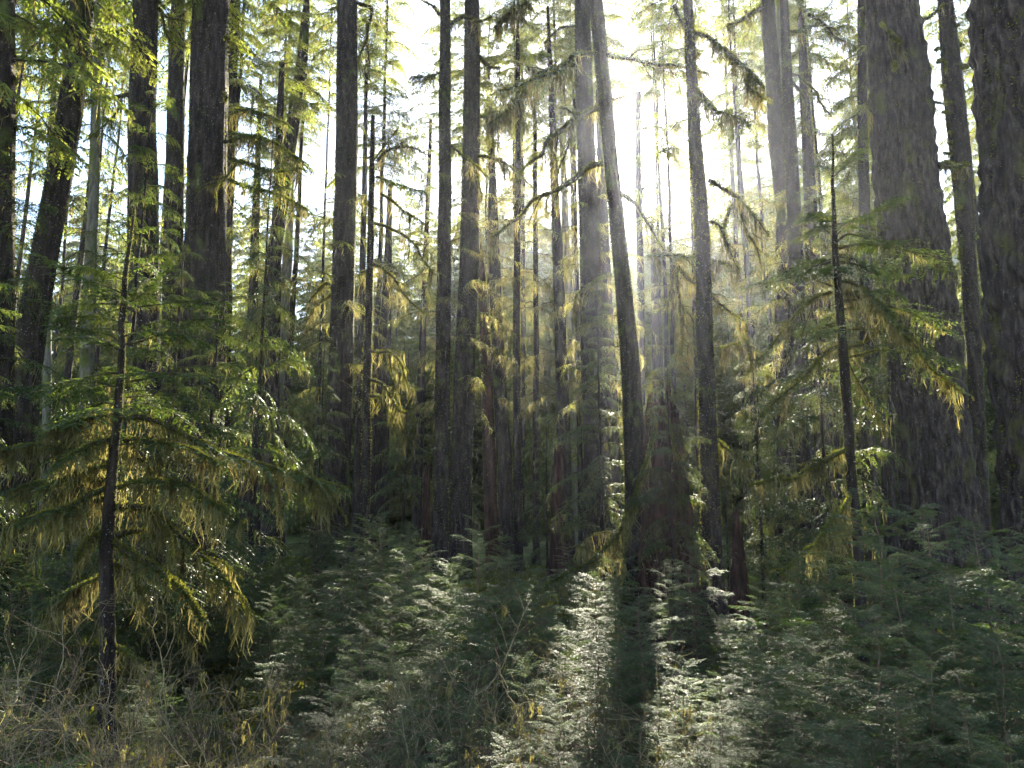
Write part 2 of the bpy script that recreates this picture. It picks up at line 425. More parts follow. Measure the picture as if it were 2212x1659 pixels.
# ------------------------------------------------------------------ trunks
def bark_shape(V3, cen, r, ridges, amp, seed, plate=0.0):
    """push a (n,seg,3) ring grid in and out along its radius"""
    n, seg, _ = V3.shape
    for i in range(n):
        for j in range(seg):
            p = V3[i, j]; q = p - cen[i]
            a = math.atan2(q[1], q[0])
            k = ridges / (2 * math.pi)
            h = noise.noise(Vector((math.cos(a) * k * 1.6 + seed, math.sin(a) * k * 1.6, p[2] * .35)))
            h += .6 * noise.noise(Vector((math.cos(a) * k * 4 + seed, math.sin(a) * k * 4, p[2] * 1.1)))
            if plate: h += plate * noise.noise(Vector((p[0] * 6.5, p[1] * 6.5, p[2] * 3.5 + seed)))
            V3[i, j] = p + q / max(np.linalg.norm(q), 1e-6) * h * amp * r[i]
    return V3
def make_trunk(pts, Y, height, seed, seg=28, flare=1.55, plate=0.0, amp=.075, dz=.35, jag=0.0, base=None):
    """pts: (px, py, width) down the trunk -> axis, radii and a bark mesh in world space."""
    P = []; R = []
    for px, py, w in pts:
        p = at(px, py, Y); P.append(p); R.append(px_size(w, p) / 2)
    o = np.argsort([p[2] for p in P]); P = np.array(P)[o]; R = np.array(R)[o]
    # continue down to the ground
    gz = ground_z(P[0][0], Y)
    if P[0][2] > gz + .05:
        sl = (P[1] - P[0]) / max(P[1][2] - P[0][2], .1); dzv = P[0][2] - gz
        lo = P[0] - sl * dzv * .8; lo[2] = gz
        P = np.vstack([lo, P]); R = np.r_[R[0] * 1.04, R]
    else: P[0][2] = gz
    if height and P[-1][2] < height:
        sl = (P[-1] - P[-2]) / (P[-1][2] - P[-2][2]); hi = P[-1] + sl * (height - P[-1][2]) * .75; hi[2] = height
        P = np.vstack([P, hi]); R = np.r_[R, R[-1] * .38]
    zz = np.arange(P[0][2] - .25, P[-1][2], dz); zz = np.r_[zz, P[-1][2]]
    C = np.stack([np.interp(zz, P[:, 2], P[:, k]) for k in range(3)], 1); C[:, 2] = zz
    Rr = np.interp(zz, P[:, 2], R)
    Rr *= 1 + (flare - 1) * np.exp(-np.maximum(zz - gz, 0) / (.35 + R[0] * .9))
    rg = np.random.default_rng(seed)
    sway = np.cumsum(rg.standard_normal((len(zz), 2)), 0) * .004; C[:, :2] += sway - np.interp(zz, [zz[0], zz[-1]], [0, 1])[:, None] * sway[-1]
    a = np.linspace(0, 2 * math.pi, seg, endpoint=False)
    V = C[:, None] + Rr[:, None, None] * np.stack([np.cos(a), np.sin(a), 0 * a], 1)[None]
    # buttress lobes at the foot
    lobes = 1 + .22 * np.sin(a * 5 + seed)[None] * np.exp(-np.maximum(zz - gz, 0) / .5)[:, None]
    V = C[:, None] + (V - C[:, None]) * lobes[..., None]
    if plate and dz < .2: pass
    V = bark_shape(V, C, Rr, 26, amp, seed * 3.7, plate)
    if jag:
        jg = rg.uniform(0, 1, seg); jg = (jg + np.roll(jg, 1) * .8 + np.roll(jg, 2) * .5)
        k = max(2, int(jag / dz)); 
        for q in range(1, k + 1):
            V[-q, :, 2] = np.minimum(V[-q, :, 2], zz[-1] - jg / jg.max() * jag + rg.uniform(-.03, .03, seg))
    g = Geo(); n = len(zz)
    i = np.arange(n - 1)[:, None] * seg; j = np.arange(seg)[None]; j2 = (j + 1) % seg
    Vf = V.reshape(-1, 3); Fq = np.stack([i + j, i + j2, i + seg + j2, i + seg + j], -1).reshape(-1, 4)
    g.mesh(Vf, Fq, 0)
    cap = V[-1]; cc = cap.mean(0) - UP * (jag * .6)
    g.tris(np.stack([cap, np.roll(cap, -1, 0), np.repeat(cc[None], seg, 0)], 1), 0)
    return g, C, Rr
def moss_on_trunk(C, R, rg, dens, length, zmax):
    g = Geo(); k = C[:, 2] < zmax; C, R = C[k], R[k]
    fuzz_tube(g, C, R * 1.0, rg, dens, length, 0); return g

# crown meshes: boughs from a small library set round the stem
def bough_library(kind, n, seed):
    L = []
    for k in range(n):
        rg = np.random.default_rng(seed + k)
        if kind == 'far':
            ax = arc_axis(3.2, .12, .55, rg, 10, .10)
            L.append(spray(ax, 1.25, rg, 12, 9, .32, .040, bare=.14, droop=.5, moss=.5, r0=.035, moss_len=.38, sag=.25))
        elif kind == 'wisp':
            ax = arc_axis(2.6, .06, .55, rg, 10, .16)
            L.append(spray(ax, .95, rg, 9, 7, .17, .020, bare=.12, droop=.6, moss=.9, r0=.035, moss_len=.30, sag=.3, dens=.85))
        elif kind == 'deep':
            ax = arc_axis(3.2, .10, .50, rg, 8, .10)
            L.append(spray(ax, 1.5, rg, 10, 8, .42, .095, bare=.08, droop=.5, moss=.3, r0=.035, moss_len=.5, sag=.25))
        elif kind == 'mid':
            ax = arc_axis(2.4, .18, .42, rg, 12, .07)
            L.append(spray(ax, .9, rg, 19, 14, .125, .016, bare=.1, droop=.32, moss=.25, r0=.018, moss_len=.16))
        elif kind == 'near':
            ax = arc_axis(.95, .32, .30, rg, 10, .05)
            L.append(spray(ax, .38, rg, 11, 6, .11, .0185, needles=7, bare=.08, droop=.22, r0=.006, tip=.12))
    return L
LIB = {'far': bough_library('far', 6, 100), 'deep': bough_library('deep', 5, 150), 'wisp': bough_library('wisp', 6, 170), 'mid': bough_library('mid', 5, 200), 'near': bough_library('near', 5, 300)}
def crown(kind, H, z0, n, rg, Lmax, Lmin, base_len, pitch=(-.25, .1), gap=.0, shape=.8, low=0.0, low_keep=.35):
    g = Geo(); lib = LIB[kind]; az = rg.uniform(0, 6.28)
    for k in range(n):
        u = (k + rg.uniform(-.4, .4)) / n; u = min(max(u, 0), 1)
        az += 2.4 + rg.uniform(-.5, .5)
        if gap and noise.noise(Vector((math.cos(az) * 1.2, math.sin(az) * 1.2, u * H * .35 + H))) > .45 - gap: continue
        z = z0 + (H - z0) * u
        if z < low and rg.uniform() > low_keep: continue
        L = (Lmin + (Lmax - Lmin) * (1 - u) ** shape * min(1, .6 + u * 3)) * rg.uniform(.65, 1.15)
        b = lib[rg.integers(len(lib))]
        g.merge(b, rotm(az, rg.uniform(*pitch) + .35 * u, rg.uniform(-.3, .3)), np.array([0, 0, z]), L / base_len)
    return g

FAR_CROWNS = []
for k in range(6):
    rg = np.random.default_rng(500 + k)
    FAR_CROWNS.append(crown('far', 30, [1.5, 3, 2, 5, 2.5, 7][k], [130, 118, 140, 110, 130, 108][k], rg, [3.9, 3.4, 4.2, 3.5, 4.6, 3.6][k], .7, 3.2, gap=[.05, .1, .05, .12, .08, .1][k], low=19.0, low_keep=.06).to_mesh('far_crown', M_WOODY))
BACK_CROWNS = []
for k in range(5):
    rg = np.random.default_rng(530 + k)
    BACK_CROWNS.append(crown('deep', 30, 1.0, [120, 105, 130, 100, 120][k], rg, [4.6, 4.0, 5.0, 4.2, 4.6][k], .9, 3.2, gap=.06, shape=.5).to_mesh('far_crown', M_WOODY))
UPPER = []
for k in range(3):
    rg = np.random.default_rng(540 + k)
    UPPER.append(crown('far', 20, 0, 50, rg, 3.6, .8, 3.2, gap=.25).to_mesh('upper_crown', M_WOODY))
WISPS = []
for k in range(4):
    rg = np.random.default_rng(550 + k)
    WISPS.append(crown('wisp', 14, 0, [18, 14, 20, 16][k], rg, 2.7, 1.6, 2.6, gap=.1, shape=.6).to_mesh('mossy_boughs', M_WOODY))
MID_CROWNS = []
for k in range(4):
    rg = np.random.default_rng(560 + k)
    MID_CROWNS.append(crown('mid', 8, .9, 66, rg, 2.3, .35, 2.4, gap=.18, pitch=(-.42, .18)).to_mesh('hemlock_crown', [M_BRANCH, M_MID, M_MOSS]))
SAP_CROWNS = []
for k in range(5):
    rg = np.random.default_rng(580 + k)
    SAP_CROWNS.append(crown('near', 2.2, .12, 50, rg, .95, .16, .95, pitch=(-.15, .25), shape=.7).to_mesh('sapling_crown', [M_TWIG, M_NEAR, M_MOSS]))
def stem_mesh(H, r, seg, mat, seed, lean=.01):
    rg = np.random.default_rng(seed); n = 22
    z = np.linspace(-.2, H, n); xy = np.cumsum(rg.standard_normal((n, 2)), 0) * lean * H / n
    v, f = tube(np.c_[xy - xy[0], z], r * (1 - .9 * np.clip(z / H, 0, 1)) * (1 + .5 * np.exp(-np.maximum(z, 0) / (r * 2))), seg)
    g = Geo(); g.mesh(v, f, 0); return g.to_mesh('trunk', [mat])
FAR_STEMS = [stem_mesh(30, .12 + .04 * k, 14, M_BARK, 700 + k, .03) for k in range(3)]
MID_STEMS = [stem_mesh(8, .075, 10, M_BARK, 710 + k, .03) for k in range(2)]
SAP_STEMS = [stem_mesh(2.25, .016, 6, M_TWIG, 720 + k, .10) for k in range(3)]

# ------------------------------------------------------------------ the traced trees
# (kind, landmark, label, Y, [(px,py,w)...], height, options)
TREES = [
 ('conifer', 'dark trunk at the left edge', 'dark lichen-speckled trunk cut by the left edge of the photo', 12.5, [(-2, 60, 62), (0, 200, 60), (-2, 500, 54), (-8, 850, 54), (-10, 1100, 60)], 22, dict(crown=9.5, seg=40, moss=500)),
 ('conifer', 'leaning trunk at the left', 'thick black trunk leaning right, second from the left edge', 15, [(186, -40, 46), (178, 0, 46), (150, 250, 48), (107, 500, 50), (78, 650, 56), (55, 800, 62), (38, 960, 70), (25, 1100, 80)], 24, dict(crown=13, seg=40, moss=500)),
 ('conifer', 'pale thin trunk at the left', 'pale thin mossy trunk behind and right of the leaning trunk', 31, [(214, -20, 13), (210, 100, 17), (203, 400, 20), (194, 600, 24), (187, 800, 28), (180, 1050, 32)], 34, dict(mat='pale', seg=20, moss=220)),
 ('conifer', 'slender grey trunk', 'slender grey trunk left of the pale thin trunk, half hidden by the leaning trunk', 38, [(121, 100, 10), (112, 300, 12), (103, 500, 14), (100, 900, 18)], 30, dict(mat='pale', seg=14)),
 ('conifer', 'straight trunk with crooked limbs', 'straight dark trunk with crooked bare limbs reaching left near the top', 20, [(319, -30, 46), (318, 0, 48), (310, 250, 54), (313, 420, 60), (313, 700, 62), (314, 1050, 68)], 27, dict(crown=17.5, seg=40, moss=420)),
 ('conifer', 'trunk behind the left hemlocks', 'brownish trunk half hidden by hemlock boughs left of the big barked trunk', 27, [(383, 100, 32), (380, 300, 36), (376, 500, 40), (372, 800, 44), (368, 1080, 50)], 32, dict(seg=28, moss=200)),
 ('conifer', 'big shaggy trunk', 'big shaggy-barked trunk with mossy bumps, thickest in the left half', 21, [(458, -30, 70), (455, 0, 72), (452, 170, 76), (447, 400, 80), (441, 600, 83), (437, 850, 84), (434, 1100, 88)], 28, dict(crown=18, seg=56, moss=700, plate=.5)),
 ('conifer', 'dark trunk behind the shaggy one', 'narrow dark trunk showing at the right side of the big shaggy trunk', 36, [(507, -20, 26), (500, 200, 26), (491, 500, 27), (484, 800, 30), (478, 1050, 34)], 36, dict(seg=20, moss=200)),
 ('conifer', 'leaning trunk in the boughs', 'leaning trunk that slants right, its upper part showing between drooping boughs', 38, [(660, 40, 18), (654, 120, 22), (637, 240, 26), (615, 400, 29), (590, 570, 32), (578, 780, 33), (562, 960, 36), (548, 1100, 40)], 32, dict(seg=20, moss=200)),
 ('conifer', 'grey trunk right of the leaning pair', 'grey straight trunk just right of the slanting trunk among the boughs', 46, [(624, 480, 19), (619, 600, 22), (613, 780, 24), (606, 1050, 27)], 30, dict(mat='pale', seg=16)),
 ('conifer', 'thin trunk left of the leaning pair', 'thin grey-brown trunk just left of the slanting trunk among the boughs', 44, [(552, 480, 17), (547, 650, 21), (541, 900, 24), (530, 1100, 30)], 30, dict(seg=16)),
 ('conifer', 'short dark trunk below the boughs', 'dark mid-distance trunk foot left of the tapering trunk, beneath drooping boughs', 33, [(588, 830, 32), (584, 1000, 32), (582, 1140, 36)], 24, dict(seg=18)),
 ('conifer', 'wide-footed trunk left of centre', 'tall dark trunk widening to its foot, with a bright right rim, left of centre', 26, [(750, -30, 40), (749, 0, 42), (748, 300, 46), (741, 560, 47), (736, 800, 52), (727, 1035, 56), (716, 1200, 66)], 34, dict(crown=24, seg=40, moss=520)),
 ('conifer', 'thin trunk with mossy arms', 'thin black trunk with curling mossy arms right of the wide-footed trunk', 24, [(806, 250, 8), (803, 380, 12), (799, 560, 15), (793, 800, 18), (790, 1000, 19), (787, 1150, 20)], 13.5, dict(seg=18, moss=200, flare=1.2)),
 ('conifer', 'trunk behind the mossy arms', 'slim dark trunk close behind the thin trunk with mossy arms, on its left', 38, [(784, 500, 13), (779, 800, 17), (770, 1100, 20)], 30, dict(seg=14)),
 ('conifer', 'far stub trunk', 'dark far trunk below mossy boughs between the two thin-armed trunks', 42, [(834, 700, 24), (828, 900, 26), (822, 1160, 31)], 22, dict(seg=16)),
 ('conifer', 'far trunk before the pair', 'dark far trunk just left of the red broken snag', 42, [(908, 880, 18), (903, 1000, 22), (899, 1150, 25)], 26, dict(seg=14)),
 ('conifer', 'lichen-flecked slim trunk', 'slim trunk flecked with lichen, left one of the close pair at centre left', 27, [(962, -30, 21), (962, 0, 22), (962, 300, 26), (960, 560, 29), (956, 850, 33), (952, 1080, 35), (947, 1240, 39)], 33, dict(crown=26, seg=30, moss=330)),
 ('conifer', 'thick trunk of the central pair', 'thick smooth dark trunk, right one of the close pair at centre left', 29, [(1019, -30, 30), (1020, 80, 34), (1017, 350, 38), (1013, 540, 41), (1002, 820, 45), (994, 1035, 47), (989, 1230, 48)], 35, dict(crown=26, seg=34, moss=330)),
 ('conifer', 'reddish-streaked trunk', 'trunk with a red stripe of bare wood, right of the central pair', 33, [(1020, 350, 15), (1028, 480, 17), (1040, 600, 19), (1051, 780, 25), (1059, 1035, 28), (1064, 1190, 30)], 25, dict(seg=20, moss=200, red=True)),
 ('conifer', 'trunk second right of the pair', 'dark straight trunk right of the red-streaked trunk, its top lost in foliage', 37, [(1066, 480, 22), (1070, 620, 26), (1077, 800, 29), (1090, 1000, 32), (1093, 1200, 36)], 24, dict(seg=20, moss=180)),
 ('conifer', 'pole-straight slim trunk', 'pole-straight slim trunk in the middle of the photo', 33, [(1119, 150, 10), (1120, 400, 13), (1117, 700, 15), (1118, 1000, 17), (1120, 1200, 20)], 28, dict(seg=16, moss=150)),
 ('conifer', 'thinnest central trunk', 'thinnest bare pole trunk right of the middle of the photo', 37, [(1156, 300, 9), (1156, 600, 11), (1158, 900, 13), (1159, 1230, 14)], 26, dict(seg=12, moss=120)),
 ('conifer', 'trunk rising behind the broken snag', 'dark trunk rising right behind the low broken snag at centre right', 33, [(1193, 300, 15), (1199, 450, 19), (1204, 560, 24), (1210, 750, 26), (1218, 950, 30), (1226, 1200, 33)], 27, dict(seg=20, moss=200)),
 ('conifer', 'pale trunk right of the broken snag', 'pale brown trunk standing close right of the low broken snag', 43, [(1222, 460, 16), (1228, 600, 20), (1236, 850, 21), (1246, 1150, 24)], 30, dict(mat='pale', seg=16)),
 ('conifer', 'thin dark stem left of the double trunk', 'very thin dark stem hugging the left side of the mossy double trunk', 38, [(1240, 200, 8), (1244, 500, 9), (1250, 800, 11), (1256, 1150, 13)], 27, dict(seg=10)),
 ('conifer', 'broad moss-hung trunk', 'broad moss-hung trunk directly left of the slanted trunk that cuts the sun', 27, [(1256, -30, 32), (1259, 80, 35), (1264, 250, 38), (1271, 430, 42), (1275, 550, 44), (1280, 750, 48), (1289, 960, 57), (1292, 1200, 62)], 33, dict(crown=24, seg=36, moss=600)),
 ('conifer', 'shadow trunk behind the slanted one', 'dark trunk tucked between the broad moss-hung trunk and the slanted trunk', 35, [(1299, 380, 19), (1305, 500, 22), (1312, 700, 26), (1322, 900, 30), (1328, 1200, 35)], 24, dict(seg=18)),
 ('conifer', 'slanted trunk by the sun', 'slanted blue-grey trunk with the sun glaring beside it', 19, [(1278, -60, 27), (1284, 0, 29), (1302, 180, 30), (1322, 395, 31), (1341, 575, 34), (1360, 765, 40), (1370, 930, 46), (1376, 1070, 50), (1380, 1280, 56)], 27, dict(crown=19, seg=36, moss=420)),
 ('conifer', 'hazy trunk right of the sun', 'hazy straight trunk right of the sun glare', 45, [(1378, 200, 13), (1380, 430, 15), (1384, 600, 15), (1385, 900, 18)], 27, dict(seg=14)),
 ('conifer', 'far trunk under the mossy limb', 'hazy far trunk below the hanging dark limbs right of the slanted trunk', 48, [(1412, 560, 13), (1417, 700, 17), (1420, 1000, 20)], 22, dict(seg=14)),
 ('conifer', 'trunk with the golden foot', 'dark trunk with a golden mossy foot standing on the sunlit patch', 16.5, [(1486, -40, 17), (1490, 60, 21), (1501, 280, 27), (1511, 400, 30), (1517, 504, 31), (1524, 740, 35), (1531, 965, 38), (1537, 1134, 41), (1541, 1290, 46)], 22, dict(crown=15.5, seg=40, moss=520, flare=1.9)),
 ('conifer', 'tall trunk with a twin stem', 'hazy dark trunk with moss flecks right of the sun, next to a thinner twin', 26, [(1655, -30, 27), (1657, 0, 29), (1668, 150, 31), (1680, 325, 37), (1692, 457, 30), (1687, 620, 29), (1692, 850, 33), (1702, 1180, 38)], 32, dict(crown=22, seg=28, moss=250)),
 ('conifer', 'thin twin stem', 'thin pale twin stem touching the hazy dark trunk right of the sun', 27, [(1685, -30, 12), (1684, 0, 13), (1684, 120, 14), (1689, 320, 14), (1694, 600, 16), (1702, 1000, 18)], 28, dict(mat='pale', seg=12)),
 ('conifer', 'trunk left of the right sapling', 'dark trunk with bright rims left of the mossy right-hand sapling', 24, [(1712, 400, 28), (1718, 550, 32), (1722, 700, 36), (1734, 930, 39), (1747, 1075, 41), (1754, 1200, 46)], 25, dict(seg=28, moss=280)),
 ('conifer', 'lichen-dotted trunk', 'lichen-dotted trunk close left of the mossy right-hand sapling', 29, [(1752, 480, 28), (1762, 690, 33), (1772, 900, 37), (1782, 1100, 40)], 27, dict(seg=24, moss=180)),
 ('conifer', 'narrow trunk behind the right sapling', 'narrow upright trunk left of the giant tapering trunk', 31, [(1859, -30, 15), (1860, 0, 17), (1862, 300, 20), (1868, 550, 24), (1874, 850, 28), (1878, 1000, 30), (1884, 1200, 33)], 34, dict(seg=22, moss=200)),
 ('spruce', 'giant tapering trunk', 'giant tapering spruce trunk with mossy scales, second from the right edge', 19, [(1920, -60, 92), (1927, 0, 100), (1946, 216, 118), (1964, 432, 125), (1988, 603, 134), (2001, 765, 136), (2013, 891, 138), (2029, 1071, 145), (2036, 1180, 152)], 26, dict(crown=18.5, seg=120, moss=1300, plate=1.5, dz=.09, mat='plate', amp=.085, flare=1.25)),
 ('spruce', 'stub-branched trunk', 'slim trunk with short mossy branch stubs between the two giants on the right', 24, [(2038, -30, 27), (2042, 0, 29), (2060, 180, 40), (2080, 360, 40), (2096, 576, 31), (2108, 800, 30), (2118, 1050, 34)], 31, dict(seg=28, moss=350)),
 ('spruce', 'giant trunk at the right edge', 'giant rough-barked spruce trunk filling the right edge of the photo', 11.5, [(2213, -60, 186), (2217, 0, 192), (2227, 144, 196), (2243, 360, 202), (2258, 594, 210), (2276, 747, 216), (2294, 891, 222), (2312, 1107, 230), (2320, 1250, 240)], 19, dict(crown=13, seg=190, moss=2600, plate=1.8, dz=.06, mat='plate', amp=.085, flare=1.1)),
 ('snag', 'low broken snag', 'low broken dark snag with a slanting top at centre right', 27, [(1206, 945, 14), (1208, 1000, 26), (1207, 1100, 32), (1210, 1270, 40)], 0, dict(mat='red', seg=30, jag=.8, amp=.14)),
 ('snag', 'red broken snag', 'narrow red broken snag left of the central pair of trunks', 30, [(925, 985, 8), (922, 1040, 14), (921, 1120, 18), (919, 1220, 24)], 0, dict(mat='red', seg=22, jag=.8, amp=.16)),
 ('snag', 'great rotten snag', 'great rotten red-brown snag right of the slanted trunk, a young hemlock over it', 15.2, [(1424, 800, 36), (1428, 900, 64), (1434, 1050, 88), (1440, 1200, 104), (1448, 1380, 120)], 0, dict(mat='red', seg=80, jag=1.5, amp=.24, dz=.10, moss=500, plate=1.0)),
 ('snag', 'splintered side of the rotten snag', 'thin red splintered slab standing against the right side of the great rotten snag', 15.0, [(1488, 1120, 13), (1489, 1180, 20), (1490, 1260, 24), (1491, 1390, 30)], 0, dict(mat='red', seg=22, jag=.35, amp=.22, dz=.12, flare=1.2)),
 ('snag', 'pointed snag', 'pointed red-brown snag just right of the golden-footed trunk', 17.6, [(1586, 1088, 8), (1590, 1140, 20), (1598, 1230, 27), (1604, 1330, 34)], 0, dict(mat='red', seg=26, jag=.3, amp=.16, dz=.12)),
 ('snag', 'shorter half of the pointed snag', 'shorter split half-snag leaning on the left of the pointed snag', 17.3, [(1591, 1182, 10), (1589, 1230, 20), (1588, 1330, 27)], 0, dict(mat='red', seg=18, jag=.3, amp=.18, dz=.12, flare=1.2)),
 ('snag', 'red stump behind the right sapling', 'wide red stump behind the foot of the mossy right-hand sapling', 22, [(1828, 1140, 40), (1832, 1200, 50), (1835, 1250, 56)], 0, dict(mat='red', seg=30, jag=.25, amp=.14)),
 ('conifer', 'far trunk at the stumps', 'small far trunk right of the mossy sapling, left of the giant tapering trunk', 40, [(1925, 900, 13), (1927, 1050, 16), (1930, 1180, 19)], 16, dict(seg=12)),
]
MATS = {'pale': M_BARK_PALE, 'plate': M_PLATE, 'red': M_BARK_RED}
LAND = []; AX = {}; ROOT = {}
M_REDSTREAK = bark_mat('bark_with_red_wood', (.018, .010, .009), (.045, .023, .018), (.11, .05, .036), scale=.6, lich=.8, moss=(.045, .032, .026), moss_at=.50)
for k, (kind, land, label, Y, pts, H, op) in enumerate(TREES):
    rg = np.random.default_rng(900 + k)
    g, C, R = make_trunk(pts, Y, H, 900 + k, op.get('seg', 24), op.get('flare', 1.45), op.get('plate', 0), op.get('amp', .075), op.get('dz', .3), op.get('jag', 0))
    base = C[0].copy(); base[2] += .25
    nm = {'conifer': 'conifer_tree', 'spruce': 'spruce_tree', 'snag': 'broken_snag'}[kind]
    t = thing(nm, label, {'conifer': 'tree', 'spruce': 'tree', 'snag': 'snag'}[kind], tuple(base))
    mat = M_REDSTREAK if op.get('red') else MATS.get(op.get('mat'), M_BARK)
    g.V = [v - base for v in g.V]
    link('trunk', g.to_mesh('trunk', [mat]), t)
    if op.get('moss'):
        zf = (Y * .72 + 3)
        mg = moss_on_trunk(C - base, R * 1.02, rg, op['moss'] * .8, .035 + .0008 * Y, zf - base[2])
        link('trunk_moss', mg.to_mesh('trunk_moss', [M_FUZZ]), t)
    if kind == 'conifer' and Y >= 30 and not op.get('crown') and 'sun' not in land and 'limb' not in land: op['crown'] = 3 + Y * (.47 + .12 * ((k * 37) % 10) / 10); op['slim'] = .8
    if kind == 'conifer' and Y >= 23 and land != 'thin trunk with mossy arms' and pts[-1][1] > 1000 and 'sun' not in land:
        za = Y * .17 + 2; zb = min(C[-1][2] - 3, Y * .5 + 2); j = int(np.argmin(abs(C[:, 2] - za)))
        if zb > za + 2: o = link('mossy_boughs', WISPS[k % 4], t, tuple(C[j] - base)); o.scale = (.9, .9, (zb - za) / 14); o.rotation_euler = (0, 0, k * 2.3)
    if op.get('crown'):
        zc0 = op['crown']; j = int(np.argmin(abs(C[:, 2] - zc0)))
        s = (H - zc0) / 20 * 1.15
        o = link('crown', UPPER[k % 3], t, tuple(C[j] - base)); s = max(s, .45); o.scale = (max(s, .75) * op.get('slim', 1), max(s, .75) * op.get('slim', 1), s); o.rotation_euler = (0, 0, k * 1.7)
    LAND.append((pts[-1][0], Y, land)); AX[land] = (C, R); ROOT[land] = (t, base)

# ------------------------------------------------------------------ traced limbs
def limb_axis(pts, Y, rg, dy=0.0, n=None, wob=.012):
    P = []
    m = len(pts)
    for i, (x, y) in enumerate(pts):
        P.append(at(x, y, Y + dy * i / (m - 1)))
    L = np.linalg.norm(np.diff(np.array(P), axis=0), axis=1).sum()
    n = n or max(8, int(L / .07))
    A = resample(P, min(n, 60))
    w = np.cumsum(rg.standard_normal(A.shape), 0) * wob * .25; w -= np.linspace(0, 1, len(A))[:, None] * w[-1]
    return A + w
def mossy_limb(parent, base, A, r0, rg, fuzz=260, fz=.02, strands=60, slen=.14, leaf=None, r1=None, twigs=0, mats=None, name='branch'):
    g = Geo(); d = np.r_[0, np.cumsum(np.linalg.norm(np.diff(A, axis=0), axis=1))]
    R = r0 + ((r1 if r1 else r0 * .25) - r0) * d / d[-1]
    R = R * (1 + .18 * np.sin(d * 17 + r0 * 999) * rg.uniform(.3, 1))
    v, f = tube(A - base, R, 8, .06, rg); g.mesh(v, f, 0)
    fuzz_tube(g, A - base, R, rg, fuzz, fz, 1)
    TA = []
    for q in range(twigs):                      # bare side twigs
        t = rg.uniform(.2, .97); p = np.array([np.interp(t * d[-1], d, A[:, c]) for c in range(3)])
        i = min(int(t * (len(A) - 1)), len(A) - 2); T = nrm(A[i + 1] - A[i])
        D = nrm(T * rg.uniform(.3, 1.2) + nrm(np.cross(T, rg.standard_normal(3))) * .9 - UP * rg.uniform(-.1, .5))
        L = d[-1] * rg.uniform(.12, .32) * (1.1 - t * .5)
        s = np.linspace(0, 1, 7)[:, None]; B = p + D * L * s - UP * L * .3 * s ** 2 + np.cumsum(rg.standard_normal((7, 3)), 0) * L * .035
        v, f = tube(B - base, np.linspace(R[i] * .5, R[i] * .12, 7), 5); g.mesh(v, f, 0)
        fuzz_tube(g, B - base, np.linspace(R[i] * .5, R[i] * .12, 7), rg, fuzz * .6, fz * .7, 1)
        TA.append(B)
    own = strands >= 60
    if strands:
        h = Geo() if own else g; hm = 0 if own else 2
        for B, k in [(A, 1.0)] + [(q, .5) for q in TA]:
            dd = np.r_[0, np.cumsum(np.linalg.norm(np.diff(B, axis=0), axis=1))]; m = int(strands * 1.7 * dd[-1] * k)
            # moss gathers in bunches along the limb
            q = rg.uniform(0, 1, max(3, m // 14))[rg.integers(0, max(3, m // 14), m)] + rg.normal(0, .02, m) if m > 8 else rg.uniform(0, 1, m)
            q = np.clip(q, .02, .99) * dd[-1]
            P = np.stack([np.interp(q, dd, B[:, c]) for c in range(3)], 1) - base
            ll = np.minimum(rg.exponential(slen, m) + .015, slen * 3.2)
            hang(h, P, ll, .0013 + .015 * ll * rg.uniform(.6, 1.5, m), hm, rg)
    b = link(name, g.to_mesh(name, [M_BRANCH, M_FUZZ, M_MOSS]), parent)
    if strands and own:
        if h.n: link('hanging_moss', h.to_mesh('hanging_moss', [M_MOSS]), b)
    if leaf:
        s = spray(A - base, leaf['w'], rg, leaf.get('k1', 14), leaf.get('k2', 10), leaf.get('l', .1), leaf.get('lw', .012), needles=leaf.get('nd', 0),
                  bare=leaf.get('bare', .2), droop=leaf.get('droop', .3), r0=.004, moss=leaf.get('moss', 0), moss_len=leaf.get('ml', .1), sag=leaf.get('sag', 0), ang=leaf.get('ang', 55))
        link('foliage', s.to_mesh('foliage', [M_BRANCH, leaf.get('mat', M_MID), M_MOSS]), b)
    return b

# ---- young hemlock at the left, with its moss curtains
def sapling_hero(label, Y, pts, H, seed, limbs, top_boughs, seg=14):
    rg = np.random.default_rng(seed)
    g, C, R = make_trunk(pts, Y, H, seed, seg, 1.35, 0, .10, .08)
    base = C[0].copy(); base[2] += .25
    t = thing('young_hemlock', label, 'tree', tuple(base))
    g.V = [v - base for v in g.V]; link('trunk', g.to_mesh('trunk', [M_BARK]), t)
    mg = Geo(); fuzz_tube(mg, C - base, R, rg, 620, .016, 0); link('trunk_moss', mg.to_mesh('trunk_moss', [M_FUZZ]), t)
    for (zp, r0, dy, op) in limbs:
        A = limb_axis(zp, Y, rg, dy)
        mossy_limb(t, base, A, r0, rg, **op)
    # upper boughs all round the leader
    for (z, az, L, rise) in top_boughs(rg, C):
        i = int(np.argmin(abs(C[:, 2] - z)))
        A = arc_axis(L, rise, .35, rg, 12, .06) @ rotm(az).T + C[i]
        s = spray(A - base, L * .38, rg, 15 if L > .5 else 9, 11 if L > .5 else 5, .025 + .06 * min(1, L), .006 + .005 * min(1, L), bare=.15, droop=.28, r0=.004 + .004 * min(1, L), moss=.15 if L > .6 else 0, moss_len=.06)
        link('bough', s.to_mesh('bough', [M_BRANCH, M_MID, M_MOSS]), t)
    LAND.append((pts[-1][0], Y, label)); return t
LF = dict(w=.42, k1=14, k2=10, l=.085, lw=.0095, bare=.25, moss=.6, ml=.10)
LFG = dict(w=.40, k1=15, k2=10, l=.08, lw=.008, bare=.3)
heavy = dict(fuzz=900, fz=.022, strands=190, slen=.14, leaf=LF, twigs=5)
light = dict(fuzz=220, fz=.010, strands=18, slen=.05, leaf=LFG, twigs=2)
YA = 8.0
